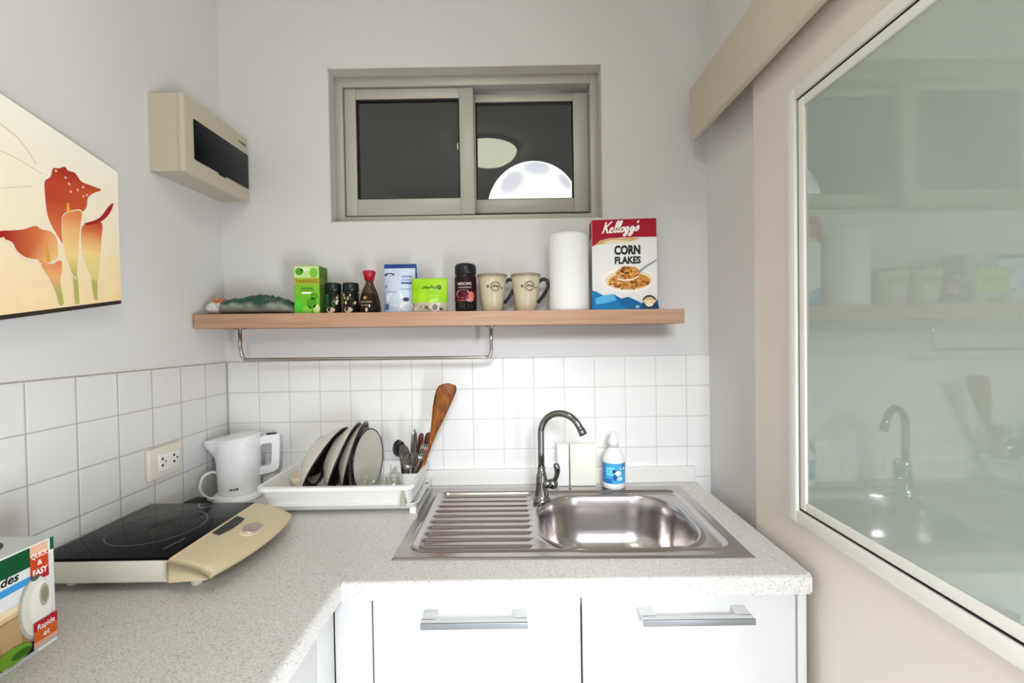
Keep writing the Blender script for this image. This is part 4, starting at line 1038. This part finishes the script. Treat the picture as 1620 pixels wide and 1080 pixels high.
mb.build('ring_print', gp)
def xo(t): return .358+.030*(1-(2*t-1)**2)**.8+.003*t
mb = MB(); ns, nm = 32, 14; loops = []
PY0, PY1 = -.617, -.318
def ptop(t, s):
    y = PY0+(PY1-PY0)*t; x = .2745+(xo(t)-.2745)*s; z = .942-.020*s-.012*s**4
    inset = max(0, (s-.0)); yy = y+(.5-t)*.030*(s**3)*0
    ed = min(t, 1-t); z -= .004*(1-sst(0, .035, ed))
    return V((x, yy, z))
vs = [ptop(i/ns, j/nm) for i in range(ns+1) for j in range(nm+1)]; fs = [[i*(nm+1)+j, (i+1)*(nm+1)+j, (i+1)*(nm+1)+j+1, i*(nm+1)+j+1][::-1] for i in range(ns) for j in range(nm)]
nb = len(vs); vs += [V((ptop(i/ns, j/nm).x-.012*(j/nm)**2, ptop(i/ns, j/nm).y, (.899 + .004*(j/nm)))) for i in range(ns+1) for j in range(nm+1)]
fs += [[nb+i*(nm+1)+j, nb+(i+1)*(nm+1)+j, nb+(i+1)*(nm+1)+j+1, nb+i*(nm+1)+j+1] for i in range(ns) for j in range(nm)]
for i in range(ns):
    for j in (0, nm):
        a, b = i*(nm+1)+j, (i+1)*(nm+1)+j; q_ = [a, b, nb+b, nb+a]; fs.append(q_ if j else q_[::-1])
for j in range(nm):
    for i in (0, ns):
        a, b = i*(nm+1)+j, i*(nm+1)+j+1; q_ = [a, b, nb+b, nb+a]; fs.append(q_ if i == 0 else q_[::-1])
mb.add(vs, fs, M_beige, None, True); cs = mb.build('control_strip', hb, label_part='beige curved control strip')
def on_strip(x, y, l=0):
    t = (y-PY0)/(PY1-PY0); s_ = (x-.2745)/(xo(t)-.2745); p = ptop(t, s_); return V((x, y, p.z+.0006+.0004*l))
mb = MB(); poly = [(.281, -.500), (.300, -.504), (.306, -.470), (.306, -.440), (.302, -.415), (.280, -.410)]
mb.add([on_strip(*p) for p in poly]+[on_strip(.281, -.455)], [[6, k, (k+1) % 6] for k in range(6)], M_black); mb.build('display', cs)
mb = MB(); c0 = on_strip(.341, -.456)
Mk = Matrix.Translation(c0) @ Matrix.Rotation(R(14), 4, 'Y') @ Matrix.Diagonal((.8, 1.15, 1, 1))
lathe(mb, [(.0275, -.001), (.0265, .0012), (.0205, .0016)], M_beige, M=Mk, seg=32, cap=False)
lathe(mb, [(.0205, .001), (.0205, .004), (.0185, .005), (.001, .005)], mat('rose_metal', '#b8a3a0', .3, .5), M=Mk, seg=32, cap=False); mb.build('dial', cs)
for x, y in ((.300, -.572), (.045, -.565), (.300, -.345), (.045, -.345)):
    mb = MB(); lathe(mb, [(.008, 0), (.011, .004), (.011, .022)], M_ivory, x, y, ZT, 20); mb.build('foot', hb)

# ------------------------------------------------------------------ boxed appliance in the lower left corner
X1, Y1, Hh = .182, -.7305, .170; Y0 = -1.0; X0 = .045
mb = MB(); box(mb, X0, X1, Y0, Y1, ZT+.0003, ZT+Hh, M_print, .0012, 2, lin('#e4e6e6'))
P = flat((X1, Y0, ZT+.0003), (0, 1, 0), (0, 0, 1)); W = Y1-Y0; H = Hh
# face crop units: right edge u=W; crop pixel rows at the right edge run 178 (top) to 810 (bottom)
def b(px, v): return (W-px, H*v)
rect(mb, P, 0, W-.0005, H*.86, H*.995, '#f0f0ee', 1)
deco(mb, P, [(0, H*.80), (W-.036, H*.81), (W-.036, H*.985), (0, H*.965)], '#0e4f2b', 2)
rect(mb, P, W-.0065, W-.0006, H*.88, H*.998, '#1a5a34', 2)
deco(mb, P, [(0, H*.60), (W-.036, H*.665), (W-.036, H*.725), (0, H*.69)], '#3f98d2', 2)
text(mb, P, 'Viandes', W-.053, H*.745, .0178, '#101412', 3, shear=.2, off=.02, align='RIGHT')
rect(mb, P, W-.0365, W-.0095, H*.655, H*.955, '#c9451f', 3); rect(mb, P, W-.0365, W-.0095, H*.89, H*.985, '#e8b79a', 4); rect(mb, P, W-.0365, W-.0095, H*.655, H*.73, '#b01d22', 4)
text(mb, P, 'QUICK', W-.023, H*.865, .0115, '#f8efe8', 5, width=.024, off=.02); text(mb, P, '&', W-.023, H*.795, .011, '#f8efe8', 5, off=.02); text(mb, P, 'EASY', W-.023, H*.705, .0135, '#fdf6f0', 5, width=.022, off=.03)
deco(mb, P, [(0, H*.50), (W-.05, H*.535), (W-.05, H*.47), (0, H*.43)], '#ead9b6', 2); deco(mb, P, [(0, H*.44), (W-.048, H*.475), (W-.048, H*.43), (0, H*.39)], '#d6bf93', 3)
deco(mb, P, [(0, H*.40), (W-.046, H*.44), (W-.034, H*.20), (W-.037, H*.10), (0, H*.10)], '#a3855a', 4); deco(mb, P, [(W-.085, H*.40), (W-.055, H*.43), (W-.050, H*.14), (W-.075, H*.12)], '#b99b6e', 5)
ell(mb, P, W-.031, H*.42, .0245, .048, '#b4b0a5', 6, n=36); ell(mb, P, W-.029, H*.425, .0225, .0445, '#dcd9d0', 7, n=36); ell(mb, P, W-.024, H*.43, .0165, .036, '#e8e5dd', 8, n=30); ell(mb, P, W-.0185, H*.50, .0075, .018, '#b1a994', 9); ell(mb, P, W-.018, H*.50, .005, .012, '#8f8872', 10); ell(mb, P, W-.031, H*.69, .006, .004, '#4e5a58', 8)
rect(mb, P, 0, W-.0365, H*.035, H*.13, '#182016', 11); ell(mb, P, W-.065, H*.105, .026, .013, '#6d9a2e', 12); ell(mb, P, W-.054, H*.09, .014, .006, '#3d6b1c', 13)
rect(mb, P, W-.0365, W-.0015, H*.06, H*.285, '#d2622f', 14); rect(mb, P, W-.0365, W-.0015, H*.20, H*.285, '#b3202a', 15); rect(mb, P, W-.0365, W-.0015, H*.06, H*.10, '#e2a888', 15)
text(mb, P, 'Rapide', W-.019, H*.205, .0125, '#f6ece6', 17, width=.026, off=.02); text(mb, P, 'et', W-.019, H*.125, .012, '#f6ece6', 17, off=.02)
rect(mb, P, 0, W-.001, .0003, H*.035, '#eef0f0', 7); rect(mb, P, W-.09, W-.03, H*.012, H*.022, '#8d97a0', 8)
# lid print
P2 = flat((X0, Y0, ZT+Hh), (1, 0, 0), (0, 1, 0)); wd = X1-X0
rect(mb, P2, .001, wd-.001, .001, W-.001, '#c5cdc9', 1); ell(mb, P2, wd*.45, W-.075, .050, .055, '#45463f', 2); ell(mb, P2, wd*.42, W-.07, .036, .04, '#8f8d80', 3); ell(mb, P2, wd*.5, W-.09, .02, .025, '#2b2d2a', 4)
mb.build('appliance_box', label='printed cardboard appliance box in the lower left corner beside the hob', cat='box', origin=((X0+X1)/2, (Y0+Y1)/2, ZT))

# ------------------------------------------------------------------ light, world, camera
def area(name, loc, rot, sx, sy, power, col):
    l = bpy.data.lights.new(name, 'AREA'); l.shape = 'RECTANGLE'; l.size = sx; l.size_y = sy; l.energy = power; l.color = col
    o = bpy.data.objects.new(name, l); C.objects.link(o); o.location = loc; o.rotation_euler = rot; return o
area('side_fill_light', (1.69, (SY0+SY1)/2, (SZ0+SZ1)/2), (0, R(90), 0), SZ1-SZ0-.06, SY1-SY0-.06, 34, (.87, .915, 1))  # added fill lamp behind the unseen side opening, brightens the left wall
LP, LT = V((1.25, -5.6, 3.25)), V((.85, 0, 1.1))
area('window_daylight', LP, (LT-LP).to_track_quat('-Z', 'Y').to_euler(), 2.2, 1.5, 470, (.865, .915, 1))
w = bpy.data.worlds.new('night'); bpy.context.scene.world = w; w.use_nodes = True
w.node_tree.nodes['Background'].inputs[0].default_value = (.034, .034, .031, 1)
cam = bpy.data.cameras.new('camera'); co = bpy.data.objects.new('camera', cam); C.objects.link(co)
cam.sensor_fit = 'HORIZONTAL'; cam.sensor_width = 36; cam.lens = 701.88*36/1620; cam.clip_start = .02
yaw, pitch, roll = -.0012, -.0150, -.0159
f = V((sin(yaw)*cos(pitch), cos(yaw)*cos(pitch), sin(pitch))); r = V((cos(yaw), -sin(yaw), 0)); u = r.cross(f)
r2 = r*cos(roll)+u*sin(roll); u2 = u*cos(roll)-r*sin(roll)
Mc = Matrix((r2, u2, -f)).transposed().to_4x4(); Mc.translation = V((.9353, -1.4481, 1.3575)); co.matrix_world = Mc
sc = bpy.context.scene; sc.camera = co
sc.view_settings.view_transform = 'Standard'; sc.view_settings.look = 'None'; sc.view_settings.exposure = .19; sc.view_settings.gamma = 1
sc.view_settings.use_curve_mapping = False
sc.cycles.use_denoising = True
sc.cycles.max_bounces = 10; sc.cycles.diffuse_bounces = 6; sc.cycles.caustics_reflective = False; sc.cycles.caustics_refractive = False
